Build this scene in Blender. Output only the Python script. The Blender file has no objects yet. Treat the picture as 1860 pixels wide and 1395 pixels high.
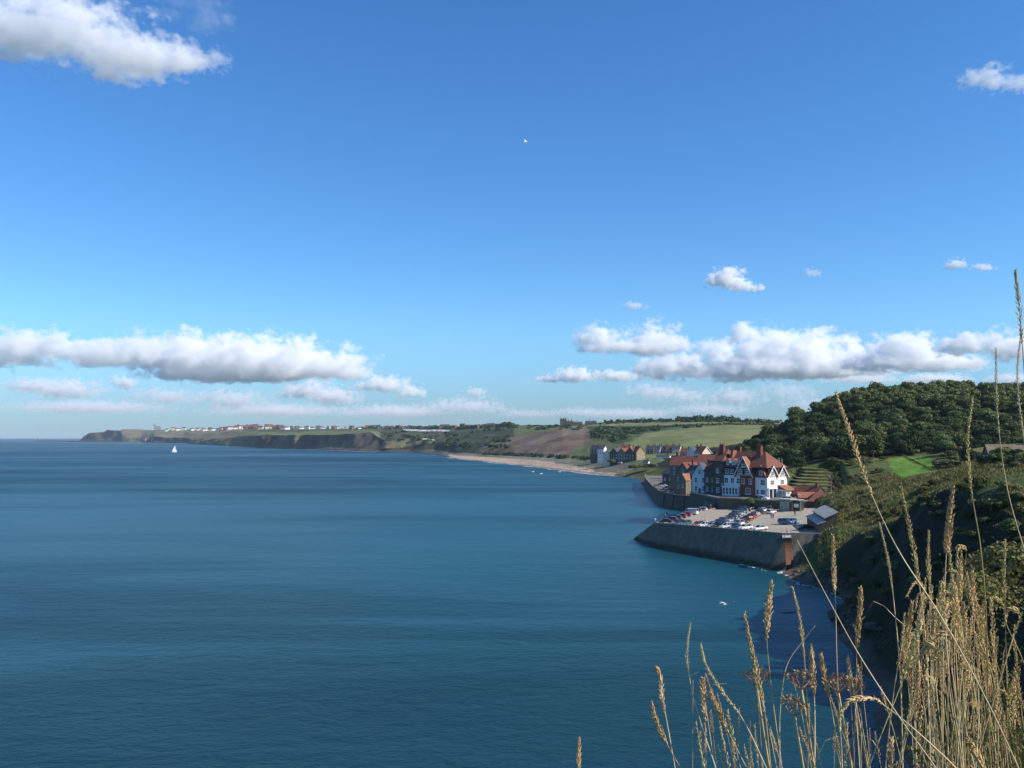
import bpy, bmesh, math, random
import numpy as np
from mathutils import Vector, Matrix, noise as mnoise

# ------------------------------------------------------------------ camera
S = bpy.context.scene
COL = S.collection
CAMH, FPX, EYE = 32.0, 1678.0, 793.5          # camera height over the sea, focal length in photo pixels, eye level row
PITCH = math.atan((EYE - 697.5) / FPX)
cam_data = bpy.data.cameras.new('camera')
cam = bpy.data.objects.new('camera', cam_data)
COL.objects.link(cam)
cam.location = (0, 0, CAMH)
cam.rotation_euler = (math.pi / 2 + PITCH, 0, 0)
cam_data.sensor_width = 36.0
cam_data.lens = 36.0 * FPX / 1860.0
cam_data.clip_start = 0.05
cam_data.clip_end = 60000.0
S.camera = cam

# ------------------------------------------------------------------ sun, sky, exposure
SUN_AZ, SUN_EL = math.radians(108), math.radians(36)     # azimuth clockwise from the view direction
sun_data = bpy.data.lights.new('sun', 'SUN')
sun_data.energy = 4.8
sun_data.angle = math.radians(0.53)
sun_data.color = (1.0, 0.93, 0.82)
sun = bpy.data.objects.new('sun', sun_data)
COL.objects.link(sun)
SUN_DIR = Vector((math.sin(SUN_AZ) * math.cos(SUN_EL), math.cos(SUN_AZ) * math.cos(SUN_EL), math.sin(SUN_EL)))
sun.rotation_euler = SUN_DIR.to_track_quat('Z', 'Y').to_euler()
sun.location = (60, -40, 120)

vs = S.view_settings
S.display_settings.display_device = 'sRGB'
vs.view_transform = 'Standard'
vs.look = 'None'
vs.exposure = 0.40
vs.gamma = 1.0
vs.use_curve_mapping = False
S.cycles.use_denoising = True
S.cycles.max_bounces = 18
S.cycles.diffuse_bounces = 2
S.cycles.glossy_bounces = 2
S.cycles.transmission_bounces = 3
S.cycles.transparent_max_bounces = 6
S.cycles.volume_bounces = 16
S.cycles.caustics_reflective = False
S.cycles.caustics_refractive = False

CA, SA = math.cos(PITCH), math.sin(PITCH)
def ray(px, py):
    u, v = (px - 930.0) / FPX, (697.5 - py) / FPX
    return Vector((u, CA - v * SA, SA + v * CA))
def at_d(px, py, d):
    r = ray(px, py); k = d / r.y
    return Vector((r.x * k, d, CAMH + r.z * k))
def at_z(px, py, z):
    r = ray(px, py); k = (z - CAMH) / r.z
    return Vector((r.x * k, r.y * k, z))

class Nodes:
    """small helper that chains shader nodes"""
    def __init__(self, tree):
        self.t = tree; self.n = tree.nodes; self.l = tree.links
    def new(self, kind, **kw):
        nd = self.n.new(kind)
        for k, v in kw.items(): setattr(nd, k, v)
        return nd
    def put(self, sock, v):
        if isinstance(v, bpy.types.NodeSocket): self.l.new(v, sock)
        elif v is not None:
            try: sock.default_value = v
            except Exception: sock.default_value = tuple(v)
    def math(self, op, a, b=None, c=None, clamp=False):
        nd = self.new('ShaderNodeMath', operation=op, use_clamp=clamp)
        for i, v in enumerate((a, b, c)):
            if v is not None: self.put(nd.inputs[i], v)
        return nd.outputs[0]
    def vmath(self, op, a, b=None):
        nd = self.new('ShaderNodeVectorMath', operation=op)
        self.put(nd.inputs[0], a)
        if b is not None: self.put(nd.inputs[1], b)
        return nd.outputs['Value'] if op in ('DOT_PRODUCT', 'LENGTH', 'DISTANCE') else nd.outputs[0]
    def mix(self, f, a, b, blend='MIX'):
        nd = self.new('ShaderNodeMix', data_type='RGBA', blend_type=blend)
        self.put(nd.inputs[0], f); self.put(nd.inputs[6], a); self.put(nd.inputs[7], b)
        return nd.outputs[2]
    def noise(self, vec, scale, detail=4, rough=0.5, dist=0.0, color=False):
        nd = self.new('ShaderNodeTexNoise')
        if vec is not None: self.put(nd.inputs['Vector'], vec)
        nd.inputs['Scale'].default_value = scale
        nd.inputs['Detail'].default_value = detail
        nd.inputs['Roughness'].default_value = rough
        nd.inputs['Distortion'].default_value = dist
        return nd.outputs['Color'] if color else nd.outputs[0]
    def smooth(self, v, lo, hi, a=0.0, b=1.0):
        nd = self.new('ShaderNodeMapRange', interpolation_type='SMOOTHSTEP')
        self.put(nd.inputs[0], v); self.put(nd.inputs[1], lo); self.put(nd.inputs[2], hi)
        self.put(nd.inputs[3], a); self.put(nd.inputs[4], b)
        return nd.outputs[0]
    def linear(self, v, lo, hi, a=0.0, b=1.0):
        nd = self.new('ShaderNodeMapRange')
        self.put(nd.inputs[0], v); self.put(nd.inputs[1], lo); self.put(nd.inputs[2], hi)
        self.put(nd.inputs[3], a); self.put(nd.inputs[4], b)
        return nd.outputs[0]
    def ramp(self, f, stops):
        nd = self.new('ShaderNodeValToRGB')
        el = nd.color_ramp.elements
        while len(el) < len(stops): el.new(0.5)
        for e, (p, c) in zip(el, stops):
            e.position = p; e.color = (*c, 1.0)
        self.put(nd.inputs[0], f)
        return nd.outputs[0]

def build_world():
    w = bpy.data.worlds.new('World')
    S.world = w
    w.use_nodes = True
    N = Nodes(w.node_tree)
    N.n.clear()
    sky = N.new('ShaderNodeTexSky', sky_type='NISHITA', sun_disc=False)
    sky.sun_elevation = SUN_EL
    sky.sun_rotation = SUN_AZ
    sky.altitude = 30
    sky.air_density = 1.0
    sky.dust_density = 0.15
    sky.ozone_density = 3.0
    hsv = N.new('ShaderNodeHueSaturation')
    hsv.inputs['Saturation'].default_value = 1.18
    hsv.inputs['Value'].default_value = 1.0
    N.l.new(sky.outputs[0], hsv.inputs['Color'])
    out = N.mix(1.0, hsv.outputs[0], (.66, .93, 1.16, 1), 'MULTIPLY')     # the cool rendering of the phone camera
    # a band of sea mist all round the horizon takes some light from the lowest sky
    tc = N.new('ShaderNodeTexCoord')
    sep = N.new('ShaderNodeSeparateXYZ'); N.l.new(tc.outputs['Generated'], sep.inputs[0])
    mist = N.smooth(sep.outputs[2], -.02, .13)
    out = N.mix(mist, N.mix(1.0, out, (.43, .47, .66, 1), 'MULTIPLY'), out)
    bg = N.new('ShaderNodeBackground')
    bg.inputs['Strength'].default_value = 0.1135
    N.l.new(out, bg.inputs['Color'])
    wo = N.new('ShaderNodeOutputWorld')
    N.l.new(bg.outputs[0], wo.inputs['Surface'])
    w.cycles.sampling_method = 'MANUAL'
    w.cycles.sample_map_resolution = 512
build_world()
# ------------------------------------------------------------------ materials
MATS = {}
def principled(name):
    m = bpy.data.materials.new(name)
    m.use_nodes = True
    N = Nodes(m.node_tree)
    N.n.clear()
    b = N.new('ShaderNodeBsdfPrincipled')
    o = N.new('ShaderNodeOutputMaterial')
    N.l.new(b.outputs[0], o.inputs['Surface'])
    MATS[name] = m
    return m, N, b, o
def mat(name, col, rough=.8, var=.25, scale=2.0, spec=.3, bump=0.0, bscale=None, rnd=0.0, metal=0.0, col2=None):
    """plain procedural surface: colour broken up by two noises, optional relief and a per-object tint"""
    m, N, b, o = principled(name)
    tc = N.new('ShaderNodeTexCoord')
    n1 = N.noise(tc.outputs['Object'], scale, 5, .6)
    n2 = N.noise(tc.outputs['Object'], scale * 7.3, 3, .6)
    f = N.math('MULTIPLY_ADD', n2, .4, N.math('MULTIPLY', n1, .6))
    f = N.smooth(f, .3, .7)
    lo = tuple(c * (1 - var) for c in col) + (1,)
    hi = tuple(min(1, c * (1 + var)) for c in (col2 or col)) + (1,)
    c = N.mix(f, lo, hi)
    if rnd:
        oi = N.new('ShaderNodeObjectInfo')
        h = N.new('ShaderNodeHueSaturation')
        N.l.new(c, h.inputs['Color'])
        N.put(h.inputs['Value'], N.linear(oi.outputs['Random'], 0, 1, 1 - rnd, 1 + rnd))
        N.put(h.inputs['Hue'], N.linear(N.math('FRACT', N.math('MULTIPLY', oi.outputs['Random'], 7.31)), 0, 1, .5 - rnd * .06, .5 + rnd * .06))
        c = h.outputs[0]
    N.l.new(c, b.inputs['Base Color'])
    b.inputs['Roughness'].default_value = rough
    b.inputs['Specular IOR Level'].default_value = spec
    b.inputs['Metallic'].default_value = metal
    if bump:
        bp = N.new('ShaderNodeBump')
        bp.inputs['Strength'].default_value = 1.0
        bp.inputs['Distance'].default_value = bump
        N.l.new(N.noise(tc.outputs['Object'], bscale or scale * 5, 6, .65), bp.inputs['Height'])
        N.l.new(bp.outputs[0], b.inputs['Normal'])
    return m

def sea_material():
    m, N, b, o = principled('sea_water')
    geo = N.new('ShaderNodeNewGeometry')
    pos = geo.outputs['Position']
    # wind patches: long streaks and pools of smoother and rougher water
    streak = N.noise(N.vmath('MULTIPLY', pos, (.0042, .016, 0)), 1.0, 5, .6, .9)
    streak2 = N.noise(N.vmath('MULTIPLY', pos, (.0009, .0042, 0)), 1.0, 3, .5, .5)
    mixs = N.math('MULTIPLY_ADD', streak2, .5, N.math('MULTIPLY', streak, .5))
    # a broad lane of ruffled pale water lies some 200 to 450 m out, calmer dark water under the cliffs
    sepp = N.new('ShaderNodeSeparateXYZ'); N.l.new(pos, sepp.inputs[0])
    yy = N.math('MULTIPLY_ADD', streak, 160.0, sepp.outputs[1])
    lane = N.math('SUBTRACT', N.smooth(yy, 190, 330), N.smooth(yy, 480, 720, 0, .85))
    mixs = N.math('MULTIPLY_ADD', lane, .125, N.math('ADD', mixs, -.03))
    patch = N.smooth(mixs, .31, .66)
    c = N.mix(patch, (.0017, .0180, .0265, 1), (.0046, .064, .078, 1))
    # greener water over sand
    tint = N.noise(N.vmath('MULTIPLY', pos, (.008, .011, 0)), 1.0, 3, .5, .4)
    c = N.mix(N.smooth(tint, .46, .70, 0, .6), c, (.0032, .038, .037, 1))
    N.l.new(c, b.inputs['Base Color'])
    b.inputs['IOR'].default_value = 1.333
    N.put(b.inputs['Specular IOR Level'], N.linear(patch, 0, 1, .55, 1.0))
    N.put(b.inputs['Roughness'], N.linear(patch, 0, 1, .48, .34))
    b.inputs['Specular Tint'].default_value = (.40, .95, 1.0, 1)
    w1 = N.noise(N.vmath('MULTIPLY', pos, (.20, .34, 0)), 1.0, 5, .62, .5)
    w2 = N.noise(N.vmath('MULTIPLY', pos, (.95, 1.45, 0)), 1.0, 4, .6, .3)
    h = N.math('MULTIPLY_ADD', w2, .28, N.math('MULTIPLY', w1, .80))
    w3 = N.noise(N.vmath('MULTIPLY', pos, (.022, .05, 0)), 1.0, 3, .5, .6)
    h = N.math('MULTIPLY_ADD', w3, .8, h)
    bp = N.new('ShaderNodeBump')
    N.put(bp.inputs['Strength'], N.linear(patch, 0, 1, 1.0, .6))
    bp.inputs['Distance'].default_value = 1.0
    N.l.new(h, bp.inputs['Height'])
    N.l.new(bp.outputs[0], b.inputs['Normal'])
    return m

def ground_material(name, rough=.95, vary=.30, fine=.6, bump=.25):
    """ground whose own colours (soil, turf, rock, sand) are stored on the vertices; noise breaks them up"""
    m, N, b, o = principled(name)
    at = N.new('ShaderNodeAttribute', attribute_name='ground')
    geo = N.new('ShaderNodeNewGeometry')
    pos = geo.outputs['Position']
    n1 = N.noise(pos, .035, 5, .6)
    n2 = N.noise(pos, fine, 5, .65)
    f = N.math('MULTIPLY_ADD', n2, .5, N.math('MULTIPLY', n1, .5))
    f = N.linear(f, .32, .68, 1 - vary, 1 + vary)
    mul = N.mix(1.0, at.outputs['Color'], (1, 1, 1, 1), 'MULTIPLY')
    sc = N.vmath('SCALE', mul, None)
    N.put(sc.node.inputs['Scale'], f)
    h = N.new('ShaderNodeHueSaturation')
    N.l.new(sc, h.inputs['Color'])
    N.put(h.inputs['Hue'], N.linear(N.noise(pos, .09, 3, .5), .3, .7, .485, .515))
    N.l.new(h.outputs[0], b.inputs['Base Color'])
    b.inputs['Roughness'].default_value = rough
    b.inputs['Specular IOR Level'].default_value = .12
    bp = N.new('ShaderNodeBump')
    bp.inputs['Strength'].default_value = .8
    bp.inputs['Distance'].default_value = bump
    N.l.new(n2, bp.inputs['Height'])
    N.l.new(bp.outputs[0], b.inputs['Normal'])
    return m

def leaf_material(name, col, col2, rnd=.25, trans=.25, rough=.6):
    """foliage: base colour drifts between two greens through the crown and from plant to plant"""
    m, N, b, o = principled(name)
    oi = N.new('ShaderNodeObjectInfo')
    geo = N.new('ShaderNodeNewGeometry')
    n = N.noise(geo.outputs['Position'], .55, 3, .6)
    f = N.math('ADD', N.math('MULTIPLY_ADD', oi.outputs['Random'], .9, -.45), n)
    c = N.mix(N.smooth(f, .15, .85), (*col, 1), (*col2, 1))
    h = N.new('ShaderNodeHueSaturation')
    N.l.new(c, h.inputs['Color'])
    r2 = N.math('FRACT', N.math('MULTIPLY', oi.outputs['Random'], 13.7))
    N.put(h.inputs['Value'], N.linear(r2, 0, 1, 1 - rnd, 1 + rnd))
    N.put(h.inputs['Hue'], N.linear(N.math('FRACT', N.math('MULTIPLY', oi.outputs['Random'], 37.9)), 0, 1, .48, .515))
    N.l.new(h.outputs[0], b.inputs['Base Color'])
    b.inputs['Roughness'].default_value = rough
    b.inputs['Specular IOR Level'].default_value = .2
    if trans:
        t = N.new('ShaderNodeBsdfTranslucent')
        N.l.new(h.outputs[0], t.inputs['Color'])
        mx = N.new('ShaderNodeMixShader')
        mx.inputs[0].default_value = trans
        N.l.new(b.outputs[0], mx.inputs[1]); N.l.new(t.outputs[0], mx.inputs[2])
        N.l.new(mx.outputs[0], o.inputs['Surface'])
    return m

# ------------------------------------------------------------------ objects
def tag(o, label=None, cat=None, group=None, kind=None):
    if label: o['label'] = label
    if cat: o['category'] = cat
    if group: o['group'] = group
    if kind: o['kind'] = kind
    return o
def empty(name, loc=(0, 0, 0), rz=0.0):
    o = bpy.data.objects.new(name, None)
    o.empty_display_size = .3
    COL.objects.link(o)
    o.location = loc
    o.rotation_euler = (0, 0, rz)
    return o
def link_mesh(name, me, parent=None, loc=None):
    o = bpy.data.objects.new(name, me)
    COL.objects.link(o)
    if parent is not None: o.parent = parent
    if loc is not None: o.location = loc
    return o
def children(o):
    return [c for c in ALLCH.get(o.name, [])]
ALLCH = {}
def copy_tree(o, parent=None):
    """a thing, its parts and their sub-parts"""
    c = o.copy()
    COL.objects.link(c)
    c.parent = parent
    for ch in o.children:
        copy_tree(ch, c)
    return c

class MB:
    """collects faces of one part and turns them into one mesh"""
    def __init__(self):
        self.v = []; self.f = []; self.mi = []
    def add(self, vs, fs, mi=0):
        b = len(self.v)
        self.v += [tuple(p) for p in vs]
        self.f += [tuple(b + i for i in f) for f in fs]
        self.mi += [mi] * len(fs)
    def box(self, x0, y0, z0, x1, y1, z1, mi=0, M=None):
        vs = [Vector(p) for p in ((x0, y0, z0), (x1, y0, z0), (x1, y1, z0), (x0, y1, z0), (x0, y0, z1), (x1, y0, z1), (x1, y1, z1), (x0, y1, z1))]
        if M is not None: vs = [M @ p for p in vs]
        self.add(vs, [(0, 3, 2, 1), (4, 5, 6, 7), (0, 1, 5, 4), (1, 2, 6, 5), (2, 3, 7, 6), (3, 0, 4, 7)], mi)
        return self
    def prism(self, poly, a, b, axis='y', mi=0, M=None):
        """polygon of (u, w) pairs pushed from a to b along an axis"""
        n = len(poly)
        def pt(u, w, t):
            p = {'y': (u, t, w), 'x': (t, u, w), 'z': (u, w, t)}[axis]
            p = Vector(p)
            return M @ p if M is not None else p
        vs = [pt(u, w, a) for u, w in poly] + [pt(u, w, b) for u, w in poly]
        fs = [tuple(range(n))[::-1], tuple(range(n, 2 * n))]
        fs += [(i, (i + 1) % n, n + (i + 1) % n, n + i) for i in range(n)]
        self.add(vs, fs, mi)
        return self
    def tube(self, pts, radii, sides=6, mi=0, cap=True):
        pts = [Vector(p) for p in pts]
        rings = []
        n = len(pts)
        for i, p in enumerate(pts):
            t = (pts[min(i + 1, n - 1)] - pts[max(i - 1, 0)])
            t = t.normalized() if t.length > 1e-9 else Vector((0, 0, 1))
            u = t.cross(Vector((0, 0, 1)))
            if u.length < 1e-3: u = t.cross(Vector((1, 0, 0)))
            u.normalize(); w = t.cross(u)
            r = radii[i] if hasattr(radii, '__len__') else radii
            rings.append([p + (u * math.cos(2 * math.pi * k / sides) + w * math.sin(2 * math.pi * k / sides)) * r for k in range(sides)])
        vs = [q for ring in rings for q in ring]
        fs = []
        for i in range(n - 1):
            for k in range(sides):
                a, b2 = i * sides + k, i * sides + (k + 1) % sides
                fs.append((a, b2, b2 + sides, a + sides))
        if cap:
            fs.append(tuple(range(sides))[::-1]); fs.append(tuple((n - 1) * sides + k for k in range(sides)))
        self.add(vs, fs, mi)
        return self
    def lathe(self, prof, sides=10, mi=0, c=(0, 0, 0), M=None):
        vs = []
        for r, z in prof:
            for k in range(sides):
                a = 2 * math.pi * k / sides
                p = Vector((c[0] + r * math.cos(a), c[1] + r * math.sin(a), c[2] + z))
                vs.append(M @ p if M is not None else p)
        fs = []
        for i in range(len(prof) - 1):
            for k in range(sides):
                a, b2 = i * sides + k, i * sides + (k + 1) % sides
                fs.append((a, b2, b2 + sides, a + sides))
        fs.append(tuple(range(sides))[::-1]); fs.append(tuple((len(prof) - 1) * sides + k for k in range(sides)))
        self.add(vs, fs, mi)
        return self
    def mesh(self, name, mats, smooth=False):
        me = bpy.data.meshes.new(name)
        me.from_pydata(self.v, [], self.f)
        for m in (mats if isinstance(mats, (list, tuple)) else [mats]):
            me.materials.append(MATS[m] if isinstance(m, str) else m)
        if any(self.mi): me.polygons.foreach_set('material_index', self.mi)
        if smooth: me.polygons.foreach_set('use_smooth', [True] * len(self.f))
        me.update()
        return me
    def build(self, name, mats, parent=None, smooth=False, loc=None):
        return link_mesh(name, self.mesh(name, mats, smooth), parent, loc)

def grid_object(name, P, material, colours=None, smooth=True, flip=False):
    """P: rows x cols x 3 array of points"""
    R, C, _ = P.shape
    me = bpy.data.meshes.new(name)
    idx = np.arange(R * C).reshape(R, C)
    q = np.stack([idx[:-1, :-1], idx[:-1, 1:], idx[1:, 1:], idx[1:, :-1]], -1).reshape(-1, 4)
    if flip: q = q[:, ::-1]
    me.vertices.add(R * C); me.vertices.foreach_set('co', P.reshape(-1).astype(np.float32))
    me.loops.add(q.size); me.loops.foreach_set('vertex_index', q.reshape(-1).astype(np.int32))
    me.polygons.add(len(q)); me.polygons.foreach_set('loop_start', (np.arange(len(q)) * 4).astype(np.int32))
    me.polygons.foreach_set('use_smooth', np.full(len(q), smooth))
    me.update(calc_edges=True)
    if colours is not None:
        ca = me.color_attributes.new('ground', 'FLOAT_COLOR', 'POINT')
        a = np.ones((R * C, 4), np.float32); a[:, :3] = colours.reshape(-1, 3)
        ca.data.foreach_set('color', a.reshape(-1))
    me.materials.append(MATS[material])
    return link_mesh(name, me)

def vnoise(x, y, seed=0, octaves=4):
    """value noise for arrays, about -1..1"""
    out = np.zeros_like(x, dtype=float); amp = 1.0; tot = 0.0
    for o in range(octaves):
        xi, yi = np.floor(x).astype(np.int64), np.floor(y).astype(np.int64)
        fx, fy = x - xi, y - yi
        fx = fx * fx * (3 - 2 * fx); fy = fy * fy * (3 - 2 * fy)
        def h(i, j):
            n = (i * 374761393 + j * 668265263 + (seed + o * 17) * 1442695041) & 0x7fffffff
            n = ((n ^ (n >> 13)) * 1274126177) & 0x7fffffff
            return ((n ^ (n >> 16)) & 0xffff) / 32767.5 - 1.0
        v = (h(xi, yi) * (1 - fx) + h(xi + 1, yi) * fx) * (1 - fy) + (h(xi, yi + 1) * (1 - fx) + h(xi + 1, yi + 1) * fx) * fy
        out += v * amp; tot += amp; amp *= .5; x = x * 2.03 + 5.7; y = y * 2.03 - 3.1
    return out / tot * 1.6
# ------------------------------------------------------------------ sea
sea_material()
def build_sea():
    R = 20200.0                                   # about the distance of the true horizon from this height
    rings = [0, 60, 150, 300, 600, 1200, 2500, 5000, 10000, 15000, R]
    n = 96
    v = [(0, 0, 0)]; f = []
    for r in rings[1:]:
        v += [(r * math.cos(2 * math.pi * k / n), r * math.sin(2 * math.pi * k / n), 0) for k in range(n)]
    for k in range(n): f.append((0, 1 + k, 1 + (k + 1) % n))
    for i in range(len(rings) - 2):
        for k in range(n):
            a, b = 1 + i * n + k, 1 + i * n + (k + 1) % n
            f.append((a, a + n, b + n, b))
    me = bpy.data.meshes.new('sea'); me.from_pydata(v, [], f); me.materials.append(MATS['sea_water']); me.update()
    tag(link_mesh('sea', me), kind='structure')
build_sea()

# ------------------------------------------------------------------ far shore of the bay
ground_material('far_ground', vary=.34, fine=.028, bump=4.0)
ground_material('near_ground', vary=.42, fine=.7, bump=.30)
FAR = [  # column: distance of the waterline, then (row, distance) of cliff foot, cliff edge, plateau, skyline
    (146, 6520, (801.6, 6530), (801.2, 6560), (801, 6650), (801, 6800)),
    (150, 6500, (800.5, 6510), (799.2, 6560), (799, 6650), (799, 6800)),
    (154, 6480, (798, 6490), (792, 6500), (791.5, 6600), (791.5, 6700)),
    (163, 6450, (797, 6460), (787, 6475), (786, 6600), (786, 6700)),
    (190, 6400, (797, 6410), (785, 6425), (784, 6600), (784, 6700)),
    (194, 6390, (796, 6400), (781.5, 6415), (780.6, 6500), (780.4, 6700)),
    (219, 6350, (796, 6360), (783, 6375), (782, 6500), (781.5, 6700)),
    (222, 5800, (802, 5850), (793, 6050), (785, 6300), (779, 6700)),
    (258, 5500, (803, 5550), (796, 5800), (788, 6100), (781, 6500)),
    (274, 5000, (802, 5020), (797, 5100), (789, 5700), (780.5, 6400)),
    (280, 4900, (801, 4910), (793, 4930), (787, 5500), (781, 6300)),
    (300, 4850, (801, 4860), (795.5, 4880), (787, 5400), (780.5, 6200)),
    (335, 4700, (801, 4715), (795, 4740), (786, 5200), (781, 6000)),
    (345, 4200, (804, 4230), (799, 4330), (786, 4900), (780.5, 5800)),
    (400, 3350, (806, 3400), (797, 3600), (786, 4200), (780, 5200)),
    (432, 3068, (808, 3110), (794, 3250), (783, 3700), (778.5, 4600)),
    (455, 2850, (809, 2880), (791.5, 2950), (784, 3400), (778.5, 4300)),
    (479, 2619, (810, 2640), (790.5, 2690), (784.5, 3100), (778.5, 4000)),
    (565, 2355, (812, 2375), (790.5, 2420), (784, 2900), (779, 3700)),
    (640, 2081, (814, 2110), (788, 2200), (782, 2700), (778, 3400)),
    (672, 1981, (816, 2010), (785, 2180), (781, 2600), (778, 3200)),
    (700, 1940, (815, 1960), (801, 2020), (786, 2350), (778.5, 3000)),
    (750, 1884, (816, 1910), (797, 1980), (785, 2300), (778, 2800)),
    (790, 1700, (818, 1800), (802, 1900), (786, 2150), (777, 2600)),
    (829, 1370, (824, 1600), (806, 1700), (788, 2000), (776.3, 2400)),
    (900, 1142, (826, 1420), (804, 1550), (783, 1850), (774.5, 2150)),
    (969, 994, (829.5, 1250), (808, 1400), (783, 1650), (772.5, 1850)),
    (1022, 887, (832, 1130), (812, 1280), (784, 1500), (771, 1700)),
    (1060, 825, (834, 1060), (815, 1200), (790, 1450), (769, 1750)),
    (1103, 766, (838, 930), (822, 1050), (793, 1300), (766, 1700)),
    (1157, 723, (845, 790), (828, 900), (800, 1200), (763.5, 1750)),
    (1241, 650, (848, 720), (825, 900), (792, 1150), (763, 1650)),
    (1320, 640, (846, 710), (822, 900), (785, 1150), (764, 1600)),
    (1400, 640, (846, 710), (822, 900), (782, 1150), (768, 1600)),
    (1500, 640, (846, 710), (822, 900), (790, 1150), (772, 1600)),
    (1900, 640, (846, 710), (822, 900), (790, 1150), (772, 1600)),
]
def inside(px, py, poly):
    res = np.zeros(px.shape, bool)
    n = len(poly)
    for i in range(n):
        x1, y1 = poly[i]; x2, y2 = poly[(i + 1) % n]
        c = ((y1 > py) != (y2 > py)) & (px < (x2 - x1) * (py - y1) / (y2 - y1 + 1e-9) + x1)
        res ^= c
    return res
FARSURF = {}
def build_far_coast():
    cols = np.concatenate([np.arange(146, 224, 1.5), np.arange(224, 420, 3), np.arange(420, 1400, 3.2), np.arange(1400, 1901, 25)])
    tab_px = np.array([c[0] for c in FAR], float)
    ctr = []
    for px, dw, a, b, c, d in FAR:
        r = ray(px, 797); 
        pyw = EYE + CAMH * FPX / dw
        ctr.append([(pyw + 4 * FPX / dw, dw - 14), (pyw, dw), a, b, c, d, (d[0] + 6, d[1] + 900)])
    ctr = np.array(ctr)                               # columns x 7 x 2
    t_ctrl = np.array([0, 1, 2, 3, 4, 5, 6.])
    t_rows = np.concatenate([np.linspace(0, 1, 3)[:-1], np.linspace(1, 2, 8)[:-1], np.linspace(2, 3, 20)[:-1], np.linspace(3, 4, 16)[:-1], np.linspace(4, 5, 14)[:-1], np.linspace(5, 6, 5)])
    C, R = len(cols), len(t_rows)
    PYc = np.stack([np.interp(cols, tab_px, ctr[:, k, 0]) for k in range(7)], 0)
    # interpolate the inverse distance so that straight shores stay straight
    Dc = np.stack([1 / np.interp(cols, tab_px, 1 / ctr[:, k, 1]) for k in range(7)], 0)
    PY = np.stack([np.interp(t_rows, t_ctrl, PYc[:, j]) for j in range(C)], 1)
    D = np.stack([np.interp(t_rows, t_ctrl, Dc[:, j]) for j in range(C)], 1)
    PX = np.repeat(cols[None, :], R, 0)
    T = np.repeat(t_rows[:, None], C, 1)
    u, v = (PX - 930) / FPX, (697.5 - PY) / FPX
    ry, rz = CA - v * SA, SA + v * CA
    X = u / ry * D; Y = D.copy(); Z = CAMH + rz / ry * D
    # gullies on the cliffs, gentle swell on the land
    cliff = np.clip(1 - np.abs(T - 2.6) / .9, 0, 1)
    g = vnoise(X / 55, Y / 160, 3, 4)
    Y += g * cliff * np.clip(D / 60, 8, 45)
    Z += vnoise(X / 26, Y / 70, 8, 4) * cliff * np.clip(D / 800, .8, 4)
    land = np.clip((T - 3) / .6, 0, 1) * np.clip((6 - T), 0, 1)
    Z += vnoise(X / 190, Y / 330, 5, 4) * land * np.clip(D / 900, .8, 3.2)
    # colours of the ground itself
    c = np.zeros((R, C, 3)); c[:] = (.105, .125, .045)
    nn = vnoise(X / 60, Y / 120, 12, 4)[..., None]
    n2 = vnoise(X / 22, Y / 60, 29, 4)[..., None]
    def paint(mask, col, alt=None, thr=0.0):
        a = np.array(col)[None, None, :]
        if alt is not None:
            w = np.clip((nn + .6 * n2 - thr) * 1.6 + .5, 0, 1)
            a = a * (1 - w) + np.array(alt)[None, None, :] * w
        c[mask] = np.broadcast_to(a, c.shape)[mask]
    cl = (T > 1.9) & (T < 3.05)
    paint(cl & (PX > 440) & (PX < 700), (.080, .060, .048), (.120, .112, .055), .15)
    paint(cl & (PX < 224), (.050, .043, .042))
    paint(cl & (PX >= 224) & (PX < 345), (.10, .085, .055), (.13, .12, .05))
    paint(cl & (PX > 268) & (PX < 342), (.05, .044, .042))
    paint(cl & (PX >= 345) & (PX <= 440), (.11, .105, .05), (.16, .14, .07))
    paint((T >= 3.05) & (PX < 440), (.20, .155, .09), (.12, .115, .055))
    paint((T >= 3.05) & (T < 4.0) & (PX >= 440) & (PX < 690), (.13, .16, .06), (.10, .12, .045))
    paint((T >= 4.0) & (PX >= 440) & (PX < 930), (.075, .085, .045), (.045, .06, .03))
    dark = (PX > 690) & (PX < 935) & (T > 1.9) & (T < 4.4)
    paint(dark, (.036, .048, .022), (.085, .075, .042), .15)
    paint(inside(PX, PY, [(690, 814), (700, 803), (742, 795), (775, 796), (800, 803), (770, 806), (730, 813)]), (.15, .13, .075), (.12, .115, .05))
    paint(inside(PX, PY, [(862, 822), (890, 803), (930, 793), (1000, 781), (1065, 774), (1105, 786), (1075, 800), (1040, 826), (960, 829)]), (.155, .105, .072), (.105, .078, .052))
    paint(inside(PX, PY, [(990, 790), (1040, 777), (1062, 776), (1020, 793), (960, 812), (940, 812)]), (.115, .095, .085), (.17, .13, .09))
    paint(inside(PX, PY, [(1030, 828), (1060, 806), (1085, 797), (1120, 800), (1140, 812), (1120, 830)]), (.095, .115, .040), (.15, .13, .06))
    paint(inside(PX, PY, [(1062, 776), (1090, 771), (1250, 769), (1265, 776), (1180, 784), (1130, 806), (1112, 806), (1095, 790)]), (.034, .054, .022), (.060, .082, .032), .2)
    paint(inside(PX, PY, [(1128, 816), (1172, 787), (1241, 778), (1320, 773), (1500, 766), (1500, 840), (1150, 830)]), (.145, .165, .058), (.185, .185, .078))
    paint((T > 4.75) & (PX > 1040), (.12, .15, .055), (.17, .17, .08))
    paint((T > 4.93) & (PX > 940), (.05, .07, .03))
    # beach: sand near the water, grey shingle and sea wall behind
    sand = (T < np.interp(PX, [815, 1000, 1050, 1090, 1200], [1.62, 1.6, 1.42, 1.22, 1.2])) & (PX > 815)
    paint(sand, (.42, .315, .225), (.34, .255, .18))
    paint(~sand & (T < 2.06) & (PX > 770), (.165, .155, .120), (.095, .110, .06))
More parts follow.
